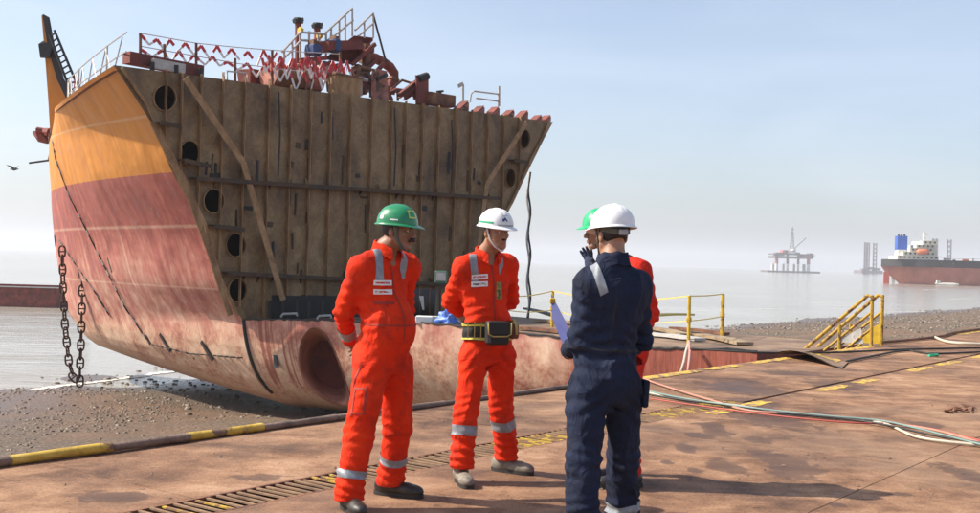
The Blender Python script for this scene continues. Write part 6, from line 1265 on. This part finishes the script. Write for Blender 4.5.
front_box(ro, og, V, Fq, D, P(404, 300, 6.35), .010, .46, M['zip'], 'zip_seam', gar, off=.004, n=(.74, -.67, 0)); front_box(ro, og, V, Fq, D, P(384, 325, 6.35), .5, .010, M['zip'], 'waist_seam', gar, off=.003, n=(.3, -.95, 0))
front_box(ro, og, V, Fq, D, P(384, 303, 6.35), .12, .016, M['zip'], 'pocket_flap', gar, off=.004, n=(.30, -.95, 0))
front_box(ro, og, V, Fq, D, P(358, 375, 6.35), .012, .15, M['zip'], 'side_pocket', gar, off=.003, n=(-.55, -.83, 0), tilt=.35)
for (x, y, w, h_) in ((352, 402, .012, .16), (366, 400, .012, .16), (359, 389, .085, .012), (359, 413, .085, .010)): front_box(ro, og, V, Fq, D, P(x, y, 6.3), w, h_, M['zip'], 'pocket_seam', gar, off=.003, n=(-.35, -.94, 0))
strap_tube(ro, [h(q, y, z) for q, y, z in ((.09, .03, .03), (.078, .02, -.02), (.066, .035, -.07), (.05, .055, -.115))], .010, M['strap'], 'chin_strap'); chin_strap(ro, h, M['strap'], .007)
for q in (-1, 1): strap_tube(ro, [h(0, .112, -.046), h(q * .02, .106, -.050), h(q * .037, .090, -.064)], [.010, .0115, .005], M['hair'], 'moustache')
b_ = hat_patch(hat, h, -.02, .62, .30, .78, M['badge_y'], 'badge'); hat_patch(b_, h, .06, .54, .37, .71, M['badge_g'], 'badge_field', .018); hat_poly(b_, h, [(.12, .40), (.5, .40), (.48, .55), (.3, .62), (.2, .5)], M['badge_d'], 'badge_sign', .021)
hat_patch(hat, h, 1.95, 2.2, .18, .46, M['tagw'], 'sticker'); hat_patch(hat, h, 1.25, 1.6, .14, .20, M['tagw'], 'sticker'); 
# ---------------- slim man in orange, white hat, tool belt
J = PJ(dict(pelvis=(487, 346, 7.35), chest=(485, 292, 7.35), neck=(487, 254, 7.35), head=(496, 232, 7.27), Rhip=(474, 358, 7.27), Rkne=(466, 410, 7.21), Rank=(462, 463, 7.17), Lhip=(501, 356, 7.43), Lkne=(502, 406, 7.47), Lank=(506, 455, 7.58),
            Rsho=(463, 268, 7.27), Relb=(452, 301, 7.40), Rwri=(467, 320, 7.56), Lsho=(508, 266, 7.43), Lelb=(510, 300, 7.66), Lwri=(486, 322, 7.66)))
ro, og, h, hat, gar, body, V, Fq, D = person('slim man in orange overalls and white hard hat wearing a black tool belt', J, (.42, -.91), (.62, -.78), R(-5), dict(cloth=M['hiviz'], skin=M['skin_b'], hat=M['hat_w']), belly=.0, seed=2, bulk=.93, hands={'R': dict(d=(.9, .3, -.3), n=(0, 1, 0), thumb=(0, 0, 1), curl=.5), 'L': dict(d=(-.9, -.1, -.3), n=(0, .9, .1), thumb=(0, 0, 1), curl=.5)})
shoe(ro, og, J['Rank'], (.25, -.97), M['shoe_g']); shoe(ro, og, J['Lank'], (.86, -.51), M['shoe_g'])
for s_, t in (('R', .28), ('L', .24)): band(ro, og, V, Fq, J[s_ + 'kne'], J[s_ + 'ank'], t, t + .19, .13, M['reflect'], 'reflective_band', gar)
band(ro, og, V, Fq, J['Relb'], J['Rwri'], .50, .85, .075, M['reflect'], 'reflective_band', gar)
front_box(ro, og, V, Fq, D, P(474, 267, 7.2), .048, .20, M['reflect'], 'shoulder_strap', gar, n=unit((.0, -.8, .5)), depth=.25, tilt=-.1); front_box(ro, og, V, Fq, D, P(511, 268, 7.2), .042, .22, M['reflect'], 'shoulder_strap', gar, n=unit((.5, -.75, .35)), depth=.25, tilt=.1)
for y, pm in ((277, 'print_r'), (284.2, 'print_k')):
    t_ = front_box(ro, og, V, Fq, D, P(480, y, 7.2), .110, .034, M['tagw'], 'name_tag', gar, off=.005, n=(.1, -1, 0), tilt=-.03); 
    if t_: front_box(ro, og, V, Fq, D, P(480, y, 7.2), .088, .012, M[pm], 'name_print', t_, off=.007, n=(.1, -1, 0), tilt=-.03)
M['badge_c'] = gen('cloth_badge', [(.40, (.05, .03, .02)), (.48, (.12, .22, .06)), (.55, (.45, .30, .10)), (.62, (.30, .03, .02))], 40, rough=(.6, .8), bmp=0, kind='obj'); front_box(ro, og, V, Fq, D, P(505.5, 291, 7.2), .045, .115, M['badge_c'], 'cloth_badge', gar, off=.005, n=(.5, -.86, 0))
front_box(ro, og, V, Fq, D, P(497, 290, 7.2), .010, .40, M['zip'], 'zip_seam', gar, off=.004, n=(.42, -.91, 0))
pel = J['pelvis']; upv = D['up']
bt = submesh(ro, V, Fq, [(pel - og + upv * .165, upv), (pel - og + upv * .045, -upv), (pel - og + D['r'] * .25, D['r']), (pel - og - D['r'] * .25, -D['r'])], .014, M['glove_k'], 'tool_belt', ro)
if bt:
    for dz in (.150, .056): submesh(ro, V, Fq, [(pel - og + upv * (dz + .007), upv), (pel - og + upv * (dz - .007), -upv), (pel - og + D['r'] * .25, D['r']), (pel - og - D['r'] * .25, -D['r'])], .018, M['badge_y'], 'belt_trim', bt)
M['pouch_y'] = plain('pouch_trim', (.42, .34, .10), .7)
pc = P(497, 333, 7.17); fr = D['f']; rr_ = D['r']; mb = MB(); mb.box(pc, (.155, .075, .155), (rr_, fr, upv)); pouch = mb.build('pouch', M['glove_k'], ro, bevel=.016); mb = MB(); mb.box(pc + fr * .036 + upv * .03, (.165, .018, .085), (rr_, fr, upv)); mb.build('pouch_flap', M['black'], pouch, bevel=.006); strap_tube(pouch, [pc + fr * .046 - rr_ * .083 + upv * .07, pc + fr * .047 - rr_ * .08 - upv * .005, pc + fr * .048 - rr_ * .05 - upv * .02, pc + fr * .048 + rr_ * .05 - upv * .02, pc + fr * .047 + rr_ * .08 - upv * .005, pc + fr * .046 + rr_ * .083 + upv * .07], .005, M['pouch_y'], 'pouch_piping')
pc2 = P(512.5, 331, 7.30); mb = MB(); mb.box(pc2, (.06, .09, .10), (rr_, fr, upv)); p2 = mb.build('pouch', M['rust'], ro, bevel=.012); strap_tube(p2, [pc2 + upv * .06 - fr * .03, pc2 + upv * .075 + fr * .02, pc2 + upv * .04 + fr * .055, pc2 - upv * .02 + fr * .06], .009, M['pouch_y'], 'pouch_strap')
for k in range(3): mb = MB(); c = P(466 + k * 6.5, 330 + k * .6, 7.2 - .02 * k); mb.bar(c - rr_ * .014 + (0, 0, .055), c - rr_ * .014 - (0, 0, .055), .006, .012); mb.build('belt_loop', M['pouch_y'], ro) if bt is None else mb.build('belt_loop', M['pouch_y'], bt)
chin_strap(ro, h, M['strap_w'], .006); strap_tube(ro, [h(-.02, .1, -.047), h(0, .105, -.045), h(.02, .1, -.047)], [.003, .006, .003], M['hair'], 'moustache')
hat_patch(hat, h, -2.2, -.9, .10, .22, M['badge_g'], 'green_band', .010, 10) ; hat_patch(hat, h, .9, 2.2, .10, .22, M['badge_g'], 'green_band', .010, 10); hat_patch(hat, h, -.62, .62, .02, .10, M['dim_g'], 'grey_band', .010, 10)
for pts in ([(-.02, .28), (.06, .28), (.15, .52), (.08, .52)], [(.18, .28), (.26, .28), (.15, .52), (.08, .52)], [(.02, .36), (.2, .36), (.18, .41), (.04, .41)], [(.24, .28), (.33, .28), (.27, .46), (.2, .46)]): hat_poly(hat, h, pts, M['badge_d'], 'helmet_sign')
for e_ in (.60, .66): hat_patch(hat, h, -.08, .30, e_, e_ + .025, M['dim_g'], 'sign_arc', .012)
# ---------------- man in red behind, bright green hat, hand raised
J = PJ(dict(pelvis=(624, 350, 7.3), chest=(625, 296, 7.3), neck=(613, 254, 7.3), head=(600, 232, 7.28), Rhip=(622, 364, 7.39), Rkne=(623, 418, 7.42), Rank=(624, 468, 7.42), Lhip=(626, 364, 7.21), Lkne=(626, 420, 7.18), Lank=(627, 470, 7.16),
            Rsho=(614, 271, 7.48), Relb=(602, 306, 7.46), Rwri=(591, 271, 7.35), Lsho=(639, 272, 7.12), Lelb=(650, 314, 7.16), Lwri=(629, 348, 7.12)))
ro, og, h, hat, gar, body, V, Fq, D = person('man in red overalls and bright green hard hat half hidden, gloved hand raised', J, (-.93, -.36), (-.96, -.28), R(-4), dict(cloth=M['red_cloth'], skin=M['skin_b'], hat=M['hat_g2'], hand=M['glove_b'], raised='R'), seed=3, bulk=1.0, hands={'R': dict(d=(-.22, -.05, .97), n=(-.75, -.6, .1), thumb=(.8, -.3, 0), curl=.22, spread=.22, fat=1.25), 'L': dict(d=(-.1, 0, -1), n=(-.3, .9, 0), thumb=(-1, 0, 0), curl=.5)})
shoe(ro, og, J['Rank'], (-.9, -.4), M['shoe_k']); shoe(ro, og, J['Lank'], (-.95, -.3), M['shoe_k']); chin_strap(ro, h, M['strap'])
for s_ in 'RL': band(ro, og, V, Fq, J[s_ + 'kne'], J[s_ + 'ank'], .4, .55, .13, M['reflect'], 'reflective_band', gar)
front_box(ro, og, V, Fq, D, P(638, 268, 7.25), .048, .24, M['reflect'], 'shoulder_strap', gar, n=unit((.6, -.5, .6)), depth=.3)
# ---------------- man in navy, back to the camera
J = PJ(dict(pelvis=(605, 378, 5.60), chest=(611, 310, 5.60), neck=(613, 262, 5.60), head=(612, 235, 5.63), Lhip=(587, 394, 5.56), Lkne=(583, 462, 5.50), Lank=(583, 538, 5.45), Rhip=(623, 394, 5.65), Rkne=(624, 455, 5.72), Rank=(622, 522, 5.80),
            Lsho=(590, 284, 5.56), Lelb=(579, 342, 5.58), Lwri=(568, 352, 5.80), Rsho=(636, 285, 5.68), Relb=(640, 340, 5.74), Rwri=(624, 352, 5.96)))
ro, og, h, hat, gar, body, V, Fq, D = person('man in navy overalls and white hard hat seen from behind', J, (-.28, .96), (-.42, .91), R(-4), dict(cloth=M['navy'], skin=M['skin_c'], hat=M['hat_w'], hand=M['glove_k']), seed=4, bulk=.98, folds=1.0, hands={'L': dict(d=(-.15, .75, .25), n=(.75, .2, -.1), thumb=(0, 0, 1), curl=.95, fat=1.2), 'R': dict(d=(-.5, .8, .1), n=(-.3, -.1, -1), thumb=(-.6, 0, .6), curl=.7)})
shoe(ro, og, J['Rank'], (.1, .99), M['shoe_k']); shoe(ro, og, J['Lank'], (-.5, .87), M['shoe_k'])
for s_, t in (('R', .68), ('L', .68)): band(ro, og, V, Fq, J[s_ + 'kne'], J[s_ + 'ank'], t, t + .14, .13, M['reflect'], 'reflective_band', gar)
front_box(ro, og, V, Fq, D, P(598.5, 278, 5.5), .042, .17, M['reflect'], 'shoulder_strap', gar, n=unit((-.2, -.72, .66)), depth=.3, tilt=-.5)
front_box(ro, og, V, Fq, D, P(612, 318, 5.5), .010, .36, M['seam_n'], 'back_seam', gar, off=.003, n=(.28, -.96, 0)); front_box(ro, og, V, Fq, D, P(607, 350, 5.5), .5, .014, M['seam_n'], 'waist_seam', gar, off=.004, n=(.28, -.96, 0))
mb = MB(); c = P(643, 393, 5.62); mb.box(c, (.03, .10, .14), (D['r'], D['f'], D['up'])); mb.build('hip_pocket', M['navy'], gar, bevel=.008)
band_pts = [h(.085 * math.sin(a), -.012 + .104 * math.cos(a), .036 - .03 * max(0, -math.cos(a))) for a in np.linspace(R(95), R(265), 20)]; mb = MB()
for k in range(19): mb.bar(band_pts[k], band_pts[k + 1], .004, .026)
mb.build('hat_headband', M['strap'], hat); mb = MB(); mb.box(h(0, -.120, .006), (.05, .018, .03), (h.r, h.f, h.u)); mb.build('hat_ratchet', M['dim_g'], hat, bevel=.005); chin_strap(ro, h, M['strap'], .006)
# clipboard held by the man in navy
cb = thing('clipboard', 'blue clipboard of papers held upright by the man in navy', 'clipboard', P(564, 330, 5.86)); c4 = [P(551, 296, 5.92), P(554, 290, 5.98), P(576, 334, 5.86), P(568, 345, 5.82)]
M['clip_b'] = plain('clipboard_blue', (.075, .085, .26), .5); nrm = unit(np.cross(c4[1] - c4[0], c4[3] - c4[0])); mb = MB()
q4 = [P(551, 294, 5.96), P(573, 336, 5.84), P(566, 352, 5.80), P(552, 318, 5.92)]; nrm = unit(np.cross(q4[1] - q4[0], q4[3] - q4[0])); mb.plate([q4], nrm, .006); mb.build('board', M['clip_b'], cb); mb = MB(); k_ = 1 if nrm[1] < 0 else -1
pp_ = [(q4[0] * .1 + np.mean(q4, 0) * -.0 + q4[0] * .9) * 1.0 for _ in range(1)]; cen_ = np.mean(q4, 0); sg = -1 if nrm[1] > 0 else 1; mb.plate([[cen_ + (p - cen_) * .92 - nrm * sg * .010 for p in q4]], -nrm * sg, .003); mb.build('paper', M['tagw'], cb); mb = MB(); m0 = (q4[0] + q4[1]) / 2 * .15 + q4[0] * .85; mb.box(m0 - (0, 0, .02), (.03, .03, .03)); mb.build('clip', M['yellow'], cb, bevel=.004)
